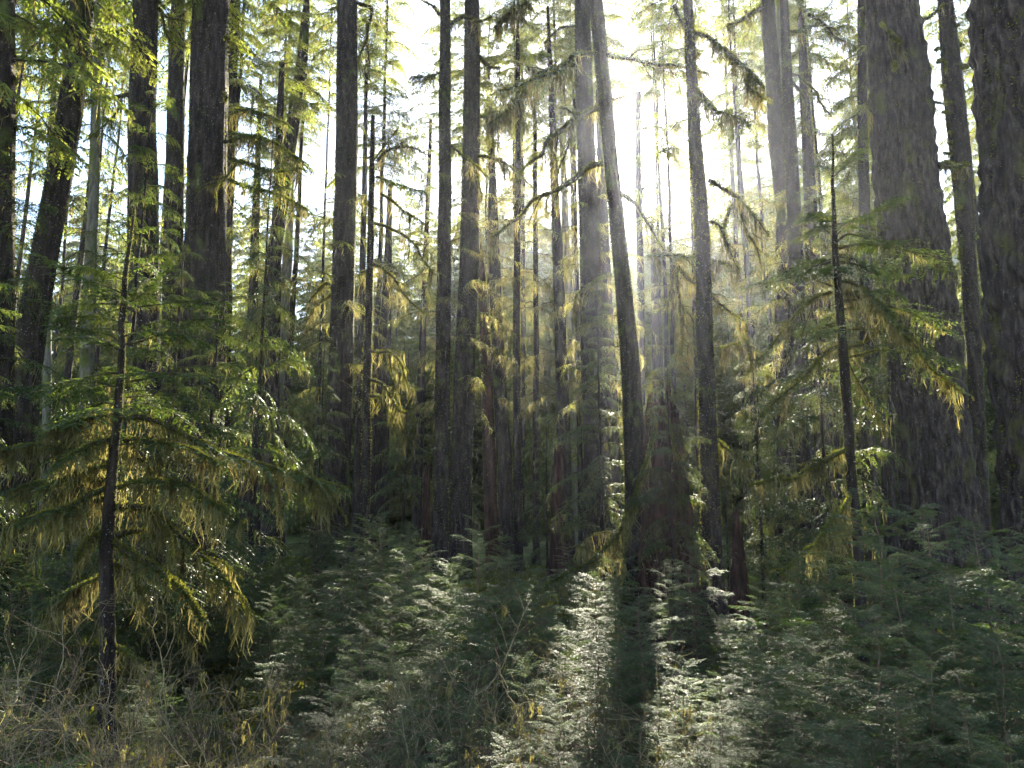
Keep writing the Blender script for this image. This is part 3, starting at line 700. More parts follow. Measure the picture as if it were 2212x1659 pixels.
LA = [
 (zc('z4', (765, 340), (820, 325), (900, 260), (960, 190), (1005, 110)), .007, .3, light),
 (zc('z4', (760, 375), (860, 365), (1080, 340)) + [(440, 652), (500, 655)], .010, .5, light),
 (zc('z4', (755, 590), (850, 575), (940, 540), (1060, 490)) + [(430, 690), (490, 690)], .012, .4, light),
 (zc('z4', (758, 820), (870, 800), (960, 770), (1100, 770), (1400, 795), (1600, 850)), .013, -.4, light),
 (zc('z4', (755, 910), (850, 905), (1050, 902), (1250, 940)), .008, .4, light),
 (zc('z4', (745, 1040), (850, 1028), (1010, 1080), (1200, 1180), (1350, 1250), (1600, 1330), (1850, 1400), (2085, 1462)), .030, .7, dict(fuzz=1000, fz=.025, strands=190, slen=.13, leaf=dict(w=.75, k1=24, k2=16, l=.085, lw=.0095, bare=.28, moss=.5, ml=.10), twigs=7)),
 (zc('z4', (745, 1165), (850, 1160), (980, 1178), (1150, 1210), (1300, 1300)), .014, -.4, heavy),
 (zc('z4', (742, 1245), (850, 1280), (930, 1330), (1020, 1395), (1150, 1500)), .016, .5, heavy),
 (zc('z4', (705, 1450), (780, 1425), (860, 1408), (1050, 1412), (1200, 1480), (1350, 1600)), .020, -.5, heavy),
 (zc('b1', (700, 95), (790, 90), (880, 112), (960, 165), (1040, 240), (1150, 330), (1290, 460), (1400, 600), (1480, 760)), .036, .5, dict(fuzz=1100, fz=.026, strands=220, slen=.16, leaf=LF, twigs=7)),
 (zc('b1', (690, 300), (740, 350), (800, 390), (970, 480), (1080, 570), (1140, 650), (1225, 775)), .034, -.5, dict(fuzz=1300, fz=.028, strands=120, slen=.10, leaf=LF, twigs=4)),
 (zc('b1', (700, 262), (780, 235), (880, 238), (965, 262)), .026, .3, dict(fuzz=1100, fz=.026, strands=90, slen=.09, twigs=1)),
 (zc('b1', (870, 260), (900, 310), (925, 400)), .012, -.1, dict(fuzz=700, fz=.02, strands=40, slen=.06)),
 (zc('z4', (728, 282), (640, 240), (520, 195), (400, 150), (230, 50)), .010, .5, light),
 (zc('z4', (728, 352), (600, 350), (440, 355), (320, 400)), .010, -.3, light),
 (zc('z4', (722, 582), (680, 548), (600, 520), (450, 495), (290, 480)), .013, .4, light),
 (zc('z4', (708, 765), (620, 768), (500, 795), (350, 832), (190, 900)), .012, -.5, light),
 (zc('z4', (702, 840), (620, 838), (560, 850), (440, 880), (300, 960)), .010, .6, light),
 (zc('z4', (694, 955), (640, 942), (600, 950), (550, 972), (440, 1010)), .013, .1, light),
 (zc('z4', (690, 1015), (610, 1028), (540, 1042), (380, 1082), (240, 1150)), .014, .4, heavy),
 (zc('z4', (672, 1165), (600, 1172), (540, 1190), (450, 1250), (300, 1335)), .024, -.5, heavy),
 (zc('z4', (665, 1300), (560, 1270), (480, 1238), (350, 1200), (150, 1190), (0, 1230)), .022, .6, heavy),
 (zc('z4', (662, 1330), (560, 1330), (480, 1350), (380, 1392), (230, 1460)), .020, -.3, heavy),
 (zc('z4', (660, 1405), (540, 1400), (420, 1405), (200, 1420), (60, 1490)), .024, .4, heavy),
 (zc('z4', (650, 1460), (570, 1480), (480, 1530), (400, 1570), (260, 1600), (100, 1660)), .030, -.6, heavy),
 (zc('b1', (640, 40), (520, 60), (440, 90), (300, 120), (160, 180), (20, 260)), .026, .5, heavy),
 (zc('b1', (640, 250), (570, 270), (520, 300), (450, 420)), .034, -.3, dict(fuzz=1300, fz=.028, strands=130, slen=.12, twigs=3)),
 (zc('b1', (650, 480), (570, 520), (480, 560), (350, 640), (240, 760)), .018, .4, heavy),
 (zc('b1', (660, 420), (760, 470), (900, 560), (1040, 700), (1160, 860)), .020, .6, heavy),
 (zc('b1', (690, 930), (760, 960), (850, 1020), (920, 1040)), .020, -.3, dict(fuzz=700, fz=.022, strands=120, slen=.10)),
]
def topA(rg, C):
    L = []
    for k in range(18):
        u = k / 17; L.append((3.6 + (C[-1][2] - 3.75) * u, k * 2.4 + rg.uniform(-.4, .4), (1.5 - 1.25 * u) * rg.uniform(.8, 1.1), .2 + .6 * u * u))
    return L
sapling_hero('slender young hemlock at the left draped with curtains of golden moss', YA,
    [(290, 450, 4), (284, 520, 6), (277, 567, 9), (267, 657, 12), (266, 783, 15), (259, 891, 18), (249, 985, 20), (241, 1071, 25), (237, 1134, 26), (234, 1242, 28), (233, 1350, 31), (232, 1450, 34)],
    0, 31, LA, topA)
# ---- the sapling at the right
YB = 9.5
LB = [
 (zc('z6', (1055, 95), (950, 130), (850, 180), (700, 215), (520, 245)), .016, .5, light),
 (zc('z6', (1060, 168), (1000, 165), (940, 185)), .012, -.2, dict(fuzz=700, fz=.02, strands=60, slen=.07)),
 (zc('z6', (1062, 245), (1000, 220), (930, 200), (860, 190)), .014, .2, dict(fuzz=700, fz=.018, strands=60, slen=.07, twigs=1)),
 (zc('z6', (1055, 280), (960, 310), (850, 400), (760, 510), (680, 620), (600, 700), (540, 780)), .020, -.5, dict(fuzz=900, fz=.02, strands=80, slen=.07, twigs=4)),
 (zc('z6', (1092, 492), (1040, 480), (1000, 465)), .012, .1, dict(fuzz=600, fz=.018, strands=30, slen=.05)),
 (zc('z6', (1102, 602), (1040, 625), (980, 680), (900, 775), (780, 880), (690, 960), (630, 1030)), .022, -.5, dict(fuzz=1000, fz=.02, strands=80, slen=.08, twigs=4, leaf=LF)),
 (zc('z6', (1150, 1220), (1060, 1265), (1000, 1312), (900, 1350), (850, 1400), (795, 1412), (700, 1412), (560, 1440)), .028, -.8, dict(fuzz=1200, fz=.022, strands=170, slen=.11, twigs=3)),
 (zc('z6', (940, 380), (900, 480), (860, 600), (800, 720)), .008, .2, dict(fuzz=400, fz=.012, strands=20, slen=.05)),
 (zc('z6', (1100, 60), (1130, 55), (1165, 75)), .016, -.1, dict(fuzz=500, fz=.018, strands=20, slen=.04)),
 (zc('z6', (1100, 97), (1200, 102), (1320, 160), (1440, 178), (1540, 175)), .018, .4, light),
 (zc('z6', (1105, 207), (1200, 230), (1300, 300), (1390, 390), (1480, 500)), .018, -.4, heavy),
 (zc('z6', (1110, 290), (1200, 298), (1300, 380), (1400, 470), (1550, 590), (1650, 730), (1740, 800), (1840, 885)), .022, .5, dict(fuzz=900, fz=.02, strands=110, slen=.10, twigs=7, leaf=dict(w=.6, k1=22, k2=12, l=.085, lw=.010, bare=.3, moss=.7, ml=.12))),
 (zc('z6', (1115, 330), (1250, 330), (1400, 370), (1560, 420), (1720, 520)), .016, .8, dict(fuzz=400, fz=.014, strands=40, slen=.08, twigs=3, leaf=dict(w=.8, k1=24, k2=13, l=.09, lw=.010, bare=.3, moss=.3, ml=.08))),
 (zc('z6', (1105, 20), (1250, -10), (1420, 10), (1580, 60), (1740, 150)), .014, .8, dict(fuzz=300, fz=.012, strands=30, slen=.06, twigs=3, leaf=dict(w=.8, k1=24, k2=13, l=.09, lw=.010, bare=.3))),
 (zc('z6', (1125, 382), (1180, 372), (1235, 378)), .014, .1, dict(fuzz=800, fz=.02, strands=50, slen=.06)),
 (zc('z6', (1140, 502), (1230, 498), (1320, 505)), .016, -.2, dict(fuzz=900, fz=.022, strands=80, slen=.07, twigs=1)),
 (zc('z6', (1148, 612), (1210, 598), (1270, 565), (1330, 520)), .018, .2, dict(fuzz=900, fz=.022, strands=50, slen=.05)),
 (zc('z6', (1155, 668), (1230, 655), (1290, 635), (1400, 622)), .018, -.2, dict(fuzz=900, fz=.022, strands=60, slen=.06)),
 (zc('z6', (1160, 700), (1200, 790), (1250, 880), (1320, 1000), (1380, 1130)), .010, .3, dict(fuzz=500, fz=.015, strands=50, slen=.06, leaf=LF)),
 (zc('z6', (1170, 820), (1230, 815)), .010, 0, dict(fuzz=600, fz=.015, strands=20, slen=.04)),
 (zc('z3', (1058, 1070), (1130, 1005), (1170, 950), (1210, 900)), .008, .2, light),
 (zc('z3', (1062, 1360), (1000, 1358), (955, 1375)), .007, -.1, light),
 (zc('z3', (1072, 1350), (1150, 1330), (1250, 1300), (1400, 1215), (1500, 1190)), .010, -.4, light),
 (zc('z3', (1090, 1450), (1130, 1415), (1180, 1405), (1300, 1430), (1450, 1470)), .018, .4, light),
 (zc('z3', (1092, 1542), (1200, 1555), (1300, 1600), (1440, 1620)), .016, -.4, light),
 (zc('z6', (1172, 1480), (1140, 1560), (1080, 1620)) + zc('b3', (1100, 100), (1030, 200), (960, 315), (900, 345), (820, 435), (750, 495)), .024, -1.2, dict(fuzz=1200, fz=.02, strands=230, slen=.14, twigs=5)),
]
def topB(rg, C):
    return [(4.6 + (C[-1][2] - 4.75) * (k / 39), k * 2.4 + rg.uniform(-.4, .4), (1.5 - 1.3 * k / 39) * rg.uniform(.7, 1.1), .15 + .7 * (k / 39) ** 2) for k in range(0, 40, 1) if k % 2]
sapling_hero('slender young hemlock at the right, drooping mossy limbs, before the giant tapering trunk', YB,
    [(1797, 290, 3), (1797, 380, 6), (1798, 450, 9), (1803, 560, 14), (1812, 675, 18), (1824, 780, 20), (1833, 890, 21), (1840, 1000, 21), (1847, 1070, 22), (1856, 1180, 24), (1864, 1320, 27)],
    0, 37, LB, topB)

# ---- limbs on the big trunks
def limbs_on(land, Yoff, items, seed):
    rg = np.random.default_rng(seed); t, base = ROOT[land]; Y = [q[1] for q in LAND if q[2] == land][0]
    for zp, r0, dy, op in items:
        mossy_limb(t, base, limb_axis(zp, Y + Yoff, rg, dy, wob=.03), r0, rg, **op)
big = dict(fuzz=260, fz=.05, strands=34, slen=.28, twigs=7)
bare_ = dict(fuzz=200, fz=.045, strands=12, slen=.18, twigs=6)
leafy = dict(fuzz=200, fz=.045, strands=30, slen=.28, twigs=5, leaf=dict(w=1.1, k1=20, k2=13, l=.15, lw=.018, bare=.1, moss=.5, ml=.22, droop=.35))
limbs_on('slanted trunk by the sun', 0, [
 (zc('z2', (1620, 645), (1500, 700), (1400, 780), (1320, 830), (1280, 920), (1180, 1000), (1130, 1100)), .09, -1, big),
 (zc('z2', (1655, 975), (1560, 1000), (1480, 1060), (1380, 1130), (1240, 1190), (1150, 1290), (1050, 1370), (960, 1450)), .09, 1, big),
 (zc('z2', (1460, 740), (1450, 850), (1400, 1000), (1350, 1150)), .04, 0, bare_),
 (zc('z2', (1760, 1160), (1850, 1220), (1920, 1330), (1980, 1440), (2020, 1500)), .06, -1, bare_),
 (zc('z2', (1590, 320), (1480, 330), (1400, 420), (1250, 470), (1130, 520), (1020, 540)), .07, -1.5, leafy),
 (zc('z2', (1640, 330), (1780, 345), (1950, 380), (2100, 400), (2280, 440)), .07, -1.5, leafy),
 (zc('z2', (1690, 600), (1740, 590), (1800, 575)), .04, 0, bare_),
 (zc('z6', (-40, 60), (60, 60), (200, 60), (330, 80), (480, 120)), .05, -2, leafy),
 (zc('z6', (120, 110), (200, 200), (300, 260), (420, 370), (530, 450)), .06, -1, big),
 (zc('z6', (120, 110), (105, 200), (80, 300), (70, 400)), .045, 0, bare_),
 (zc('z6', (125, 110), (130, 240), (155, 360), (220, 440), (255, 560)), .05, .5, big),
 (zc('z6', (155, 360), (150, 460), (160, 560), (150, 660)), .05, -.5, big),
], 51)
limbs_on('broad moss-hung trunk', 0, [
 (zc('z2', (1500, 380), (1350, 420), (1230, 480), (1150, 600), (1050, 690), (950, 760)), .10, -2, dict(fuzz=300, fz=.06, strands=90, slen=.45, twigs=6, leaf=dict(w=1.0, k1=16, k2=10, l=.2, lw=.026, moss=1, ml=.4))),
 (zc('z2', (1500, 150), (1440, 160), (1380, 175), (1300, 260)), .06, 0, big),
 (zc('z5', (1700, 170), (1620, 200), (1560, 260), (1500, 300), (1480, 400)), .07, -1.5, big),
 (zc('z5', (1640, 190), (1600, 260), (1540, 360)), .04, -1, bare_),
 (zc('z2', (1010, 170), (1080, 90), (1200, 10)), .09, -1, dict(fuzz=300, fz=.06, strands=90, slen=.45, twigs=5, leaf=dict(w=1.1, k1=16, k2=10, l=.2, lw=.026, moss=1, ml=.4))),
], 52)
limbs_on('lichen-flecked slim trunk', 0, [
 (zc('z2', (738, 150), (800, 108), (860, 105), (920, 125), (990, 100)), .09, -.5, dict(fuzz=300, fz=.06, strands=60, slen=.3, twigs=2)),
 (zc('z2', (675, 90), (620, 30), (540, -10)), .07, 0, bare_),
 (zc('z2', (670, 440), (600, 460), (500, 465)), .04, -.5, leafy),
 (zc('z2', (740, 870), (800, 930), (880, 990), (960, 1060)), .05, -1, big),
 (zc('z5', (738, 215), (768, 212)), .06, 0, dict(fuzz=200, fz=.04, strands=4, slen=.1)),
], 53)
limbs_on('thick trunk of the central pair', 0, [
 (zc('z2', (915, 340), (960, 400), (1040, 405)), .07, -.3, big),
 (zc('z2', (915, 350), (960, 390), (965, 480)), .05, 0, bare_),
 (zc('z2', (830, 930), (920, 940), (1000, 960), (1090, 1000), (1200, 1100)), .08, -1, big),
 (zc('z2', (860, 1000), (900, 1060), (930, 1180)), .05, -.8, big),
 (zc('z2', (900, 700), (1000, 700), (1100, 640), (1180, 560)), .06, -1, leafy),
], 54)
limbs_on('thin trunk with mossy arms', 0, [
 (zc('z5', (272, 110), (330, 140), (380, 190), (420, 240), (470, 310), (560, 390), (600, 415)), .05, -.6, big),
 (zc('z5', (258, 632), (310, 640), (370, 640), (430, 700), (460, 790), (490, 870)), .055, .6, big),
 (zc('z5', (370, 650), (380, 740), (420, 840)), .035, .3, bare_),
 (zc('z5', (256, 800), (330, 830), (390, 920), (430, 990), (500, 1010), (515, 1060)), .055, -.6, big),
 (zc('z5', (255, 905), (320, 910), (360, 980), (440, 1080), (480, 1150), (540, 1200)), .055, .3, big),
 (zc('z5', (320, 915), (290, 980), (255, 1030)), .03, 0, bare_),
 (zc('z5', (240, 150), (200, 160), (180, 190)), .04, .1, dict(fuzz=300, fz=.05, strands=60, slen=.25)),
 (zc('z2', (275, 1340), (370, 1365), (440, 1400), (520, 1470), (570, 1560), (640, 1650)), .055, -.6, big),
 (zc('z2', (295, 970), (350, 915), (420, 890), (520, 895), (600, 930)), .055, .4, big),
 (zc('z2', (290, 1060), (400, 1100), (500, 1130), (580, 1150)), .04, -.4, leafy),
 (zc('z2', (320, 1160), (390, 1210), (470, 1280), (580, 1340)), .045, -.5, big),
 (zc('z2', (275, 950), (180, 945)), .035, 0, bare_), (zc('z2', (275, 1230), (200, 1225)), .03, 0, bare_),
 (zc('z2', (275, 900), (200, 760)), .025, 0, bare_), (zc('z2', (275, 960), (400, 800), (430, 760)), .03, 0, bare_),
], 55)
limbs_on('wide-footed trunk left of centre', 0, [
 (zc('z2', (178, 20), (260, 50), (245, 150), (235, 250), (180, 345)), .08, 0, dict(fuzz=260, fz=.05, strands=20, slen=.2, twigs=3)),
 (zc('z2', (235, 270), (245, 340), (250, 480)), .035, 0, bare_),
 (zc('z4', (2005, 270), (1960, 225), (1900, 280), (1850, 340)), .06, -.5, big),
 (zc('z4', (1990, 290), (1900, 370), (1850, 440), (1820, 500)), .05, .5, big),
], 56)
limbs_on('straight trunk with crooked limbs', 0, [
 (zc('z1', (925, 152), (840, 148), (765, 160), (700, 190), (640, 185), (570, 195)), .085, -.6, dict(fuzz=260, fz=.04, strands=14, slen=.15, twigs=6)),
 (zc('z1', (755, 168), (720, 215), (660, 260), (600, 290), (530, 345)), .05, 0, bare_),
 (zc('z1', (690, 205), (650, 280), (640, 310)), .03, 0, bare_),
 (zc('z1', (800, 570), (740, 565), (650, 580), (560, 590), (480, 612)), .075, -.4, dict(fuzz=260, fz=.04, strands=24, slen=.2, twigs=6)),
 (zc('z1', (735, 600), (700, 680), (620, 760), (500, 850)), .03, .4, bare_),
 (zc('z1', (950, 45), (1000, 100), (1110, 128)), .05, .5, bare_),
 (zc('z1', (975, 70), (985, 180), (1040, 280)), .04, .4, bare_),
], 57)
limbs_on('big shaggy trunk', -.6, [
 (zc('z1', (1425, 975), (1380, 1040), (1345, 1075), (1280, 1110), (1220, 1120), (1170, 1145)), .035, -.6, dict(fuzz=500, fz=.03, strands=50, slen=.12, twigs=3)),
 (zc('z1', (1340, 1080), (1290, 1150), (1300, 1230)), .03, -.6, dict(fuzz=500, fz=.03, strands=30, slen=.1)),
 (zc('z1', (1340, 850), (1420, 840), (1500, 835), (1600, 880)), .05, .4, leafy),
 (zc('z1', (1350, 225), (1378, 235), (1370, 262)), .06, .2, dict(fuzz=900, fz=.05, strands=10, slen=.1)),
 (zc('z1', (1335, 560), (1358, 570), (1350, 610)), .06, .2, dict(fuzz=900, fz=.05, strands=20, slen=.1)),
 (zc('z1', (1380, 950), (1500, 990), (1600, 1030), (1700, 1035), (1800, 1010)), .06, -1.5, leafy),
 (zc('z1', (1380, 680), (1480, 660), (1600, 690), (1720, 740)), .05, -1.5, leafy),
 (zc('z1', (1380, 800), (1550, 830), (1700, 900), (1800, 960)), .05, -2, leafy),
 (zc('z1', (1380, 1080), (1520, 1120), (1700, 1180), (1850, 1260)), .05, -2, leafy),
], 58)
limbs_on('trunk with the golden foot', 0, [
 (zc('z3', (330, 1330), (385, 1360), (410, 1420), (440, 1500), (500, 1620)), .045, -.4, big),
 (zc('z3', (410, 1370), (450, 1250), (430, 1280), (400, 1420)), .04, .2, bare_),
 (zc('z3', (200, 500), (250, 540), (300, 600), (350, 660), (470, 700), (560, 745)), .055, -.8, dict(fuzz=300, fz=.05, strands=70, slen=.25, twigs=4, leaf=dict(w=.8, k1=16, k2=10, l=.14, lw=.018, moss=1, ml=.25))),
 (zc('z3', (110, 30), (150, 130), (200, 220), (260, 330)), .06, .5, big),
 (zc('z3', (230, 200), (330, 250), (430, 330), (560, 430), (620, 500)), .055, -.8, dict(fuzz=300, fz=.05, strands=60, slen=.22, twigs=5, leaf=dict(w=.9, k1=16, k2=10, l=.14, lw=.018, moss=.8, ml=.2))),
 (zc('z3', (550, 450), (560, 530), (620, 580), (700, 610)), .04, -.8, big),
 (zc('z3', (320, 1080), (400, 1130), (500, 1200), (580, 1290), (680, 1420)), .05, .6, big),
 (zc('z3', (520, 1280), (560, 1400), (620, 1500), (640, 1640)), .04, .6, bare_),
 (zc('z6', (380, 1180), (440, 1240), (560, 1310)), .03, -.5, big),
], 59)
limbs_on('tall trunk with a twin stem', 0, [
 (zc('z3', (650, 40), (600, 70), (520, 115), (430, 160)), .10, -.5, dict(fuzz=300, fz=.07, strands=60, slen=.3, twigs=3)),
 (zc('z3', (770, 440), (860, 450), (950, 410)), .07, .3, bare_),
 (zc('z3', (775, 460), (850, 520), (900, 600), (900, 720), (940, 820)), .07, -.5, bare_),
 (zc('z3', (860, 450), (950, 530), (1000, 620), (1060, 700)), .06, -.5, bare_),
 (zc('z3', (900, 700), (850, 770), (840, 820)), .04, -.4, bare_),
 (zc('z3', (770, 340), (840, 330), (880, 230)), .05, .4, bare_),
 (zc('z3', (920, 90), (1000, 130), (1080, 210), (1200, 280)), .07, 1, leafy),
 (zc('z3', (780, 180), (850, 190), (940, 160)), .05, .4, leafy),
], 60)
limbs_on('giant tapering trunk', 0, [
 (zc('z3', (1690, 1003), (1740, 992), (1790, 1005), (1840, 990), (1880, 985)), .11, .3, dict(fuzz=900, fz=.05, strands=150, slen=.20, twigs=1)),
 (zc('z3', (1570, 130), (1620, 110), (1680, 70), (1730, 20)), .06, .5, bare_),
 (zc('z3', (1630, 590), (1690, 610), (1760, 622)), .05, .2, dict(fuzz=300, fz=.04, strands=24, slen=.15)),
 (zc('z3', (1690, 1210), (1755, 1208)), .06, .1, dict(fuzz=300, fz=.04, strands=6, slen=.1)),
 (zc('z3', (1310, 690), (1280, 650), (1262, 612)), .06, 0, big),
], 61)
limbs_on('giant tapering trunk', -1.1, [
 (zc('z3', (1400, 190), (1440, 235), (1480, 270)), .045, -.3, dict(fuzz=1200, fz=.05, strands=120, slen=.28)),
 (zc('z3', (1350, 140), (1385, 170)), .03, -.1, dict(fuzz=800, fz=.04, strands=30, slen=.1)),
 (zc('z3', (1425, 375), (1437, 400), (1432, 425)), .05, -.15, dict(fuzz=1500, fz=.05, strands=30, slen=.12)),
], 62)
limbs_on('stub-branched trunk', 0, [(zc('z3', a, b), .05 + .02 * (i % 3), -.3, dict(fuzz=700, fz=.045, strands=50 if i % 2 else 15, slen=.14)) for i, (a, b) in enumerate([
 ((1790, 145), (1825, 150)), ((1820, 265), (1850, 268)), ((1730, 360), (1690, 372)), ((1745, 520), (1712, 515)), ((1760, 615), (1735, 600)), ((1755, 620), (1795, 618)),
 ((1760, 680), (1722, 675)), ((1790, 800), (1762, 795)), ((1790, 865), (1760, 858)), ((1790, 930), (1728, 915)), ((1815, 1080), (1792, 1060)), ((1850, 1250), (1815, 1245)),
 ((1700, 290), (1680, 300)), ((1860, 1370), (1825, 1560)), ((1870, 400), (1820, 410)), ((1770, 270), (1740, 430)), ((1840, 945), (1880, 950))])], 63)
limbs_on('thin twin stem', 0, [(zc('z6', (640, 735), (700, 800), (780, 830)), .03, -2, big)], 64)
limbs_on('trunk left of the right sapling', 0, [
 (zc('z6', (545, 470), (540, 560), (500, 590), (390, 612)), .05, -2, dict(fuzz=400, fz=.05, strands=80, slen=.22, twigs=3)),
 (zc('z6', (540, 560), (560, 640), (575, 720)), .05, -2, big),
 (zc('z6', (780, 260), (850, 330), (930, 360)), .05, -1, big),
 (zc('z6', (760, 930), (820, 980), (870, 1060)), .05, -2, dict(fuzz=400, fz=.05, strands=120, slen=.3, twigs=4)),
], 65)
limbs_on('great rotten snag', -.8, [
 (zc('z5', (2010, 960), (2050, 1080), (2080, 1200), (2130, 1300)), .035, -.3, dict(fuzz=900, fz=.025, strands=60, slen=.12)),
 (zc('z5', (1960, 1000), (1950, 1150), (1900, 1320), (1850, 1480), (1780, 1640)), .045, -.4, dict(fuzz=1000, fz=.03, strands=110, slen=.22)),
 (zc('b2', (1860, 20), (1790, 170), (1740, 250), (1650, 350), (1560, 430), (1450, 490), (1310, 560)), .040, -.8, dict(fuzz=1000, fz=.03, strands=190, slen=.20, twigs=6, leaf=dict(w=.5, k1=14, k2=9, l=.11, lw=.013, bare=.5, moss=1.2, ml=.2))),
], 66)

# ------------------------------------------------------------------ understory hemlocks (traced tops)
def place(root_name, label, cat, loc, group, parts, scale, rz=0, sxy=None):
    t = thing(root_name, label, cat, loc, group, rz, 1)
    t.scale = (sxy or scale, sxy or scale, scale)
    for nm, me in parts: link(nm, me, t)
    return t
ORD = ['nearest', 'second nearest', 'third nearest', 'fourth nearest', 'fifth nearest', 'sixth nearest', 'seventh nearest', 'eighth nearest', 'ninth nearest', 'tenth nearest', 'eleventh nearest', 'twelfth nearest', 'thirteenth nearest', 'fourteenth nearest']
def place_all(spots, name, cat, group, noun, crowns, stems, h0, order_words='picture column of'):
    """spots: (px, top_py, Y, [width factor]) -> each a tree on the ground, labelled by the trunk it is nearest to in the photo"""
    marks = [m for m in LAND if len(m[2].split()) <= 8]
    by = {}
    for i, s in enumerate(spots):
        lm = min(marks, key=lambda m: abs(m[0] - s[0]))[2]
        by.setdefault(lm, []).append(i)
    labels = {}
    for lm, ids in by.items():
        ids.sort(key=lambda i: spots[i][2])
        for r, i in enumerate(ids):
            labels[i] = (f'{noun} below the {lm}, {ORD[min(r, 13)]}' if len(ids) > 1 else f'lone {noun} below the {lm}')
    for i, s in enumerate(spots):
        px, top, Y = s[:3]; p = at(px, top, Y); gz = ground_z(p[0], Y); h = max(p[2] - gz, .4)
        sc = h / h0; wf = s[3] if len(s) > 3 else 1
        rnd = random.Random(i * 7 + len(spots))
        place(name, labels[i], cat, (p[0], Y, gz), group, [('trunk', stems[i % len(stems)]), ('crown', crowns[i % len(crowns)])], sc, rnd.uniform(0, 6.28), sc * wf)
HEM = [(335, 180, 14, .6), (395, 480, 12.5, .8), (590, 240, 17, .55), (40, 260, 12.2, .8), (480, 600, 13.5, 1.0),
       (1440, 745, 13.8, .7), (1290, 600, 21, .8), (1745, 420, 15.5, .6), (1620, 720, 18, .8), (700, 700, 24, .7), (1560, 960, 20, .9),
       (-60, 500, 10.5, 1), (1700, 950, 21, 1.0), (880, 760, 30, .8), (1180, 860, 31, .8)]
place_all(HEM, 'hemlock_tree', 'tree', 'dark hemlocks under the big trunks', 'dark feathery hemlock with drooping boughs', MID_CROWNS, MID_STEMS, 8.0)

# ------------------------------------------------------------------ far forest
def far_forest():
    rg = np.random.default_rng(77); marks = sorted(LAND, key=lambda m: m[0]); out_ = []
    tries = 0
    while len(out_) < 272 and tries < 9000:
        tries += 1
        back = len(out_) >= 56; deep = len(out_) >= 150
        Y = (87 + 19 * rg.uniform()) if deep else (64 + 18 * rg.uniform()) if back else (36 + 15 * rg.uniform()); px = rg.uniform(-220, 2440) if len(out_) < 222 else rg.uniform(1000, 1980)
        x = (px - CX) / F * Y * 1.02
        if any((x - q[0]) ** 2 + (Y - q[1]) ** 2 < (2.9 if not deep else 2.3) ** 2 for q in out_): continue
        el = 0.62                                   # top of picture as slope
        H = 3 + Y * rg.uniform(.78, 1.08)
        if 1325 < px < 1400: H = 3 + Y * rg.uniform(.33, .42)       # the bright opening round the sun
        if back: H = Y * rg.uniform(.20, .38)
        if deep: H = Y * (rg.uniform(.40, .62) if px > 1000 and len(out_) % 3 else rg.uniform(.34, .50))
        if deep and 1150 < px < 1480: H = min(H, Y * rg.uniform(.36, .45))
        if deep and 1315 < px < 1400: H = min(H, Y * .40)
        if 2000 < px < 2110: continue               # the slot through which the hill shows
        if 880 < px < 930 or 240 < px < 280: H = min(H, 3 + Y * .50)
        out_.append((x, Y, H, px))
    out_.sort(key=lambda q: (q[3]))
    cnt = {}
    for i, (x, Y, H, px) in enumerate(out_):
        left = [m for m in marks if m[0] <= px]; right = [m for m in marks if m[0] > px]
        dist = 'nearer' if Y < 45 else ('distant' if Y < 72 else ('very distant' if Y < 85 else 'farthest'))
        kind = ['shaggy', 'slim', 'thick', 'ragged', 'wide', 'thin-crowned'][i % 6]
        tall = 'tall' if H > 24 else 'short'
        if left and right:
            m = left[-1] if abs(left[-1][0] - px) < abs(right[0][0] - px) else right[0]
            side = 'right' if m[0] <= px else 'left'
            nm = m[2] if len(m[2].split()) <= 8 else ('mossy young hemlock at the ' + ('left' if m[0] < 1000 else 'right'))
            lab = f'{dist} {tall} {kind} conifer {side} of the {nm}'
        else:
            lab = f'{dist} {tall} {kind} conifer beyond the ' + ('left' if not left else 'right') + ' edge trunk'
        s = H / 30
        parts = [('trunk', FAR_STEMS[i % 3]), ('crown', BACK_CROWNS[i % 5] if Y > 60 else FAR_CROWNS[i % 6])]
        ft = place('far_conifer', lab, 'tree', (x, Y, ground_z(x, Y)), 'sunlit conifers of the far forest', parts, s, i * 2.1, max(.8, min(s, 1.15)) * (1.0 if i % 3 else 1.12) * (1.15 if Y > 85 else 1))
        if Y < 60 and 1420 < px < 2000 and i % 2:
            w = link('mossy_boughs', WISPS[i % 4], ft, (0, 0, Y * .24 / s)); w.scale = (1.0, 1.0, Y * .27 / s / 14); w.rotation_euler = (0, 0, i)
far_forest()

# ------------------------------------------------------------------ saplings of the undergrowth
SAP = []
rg = np.random.default_rng(5)
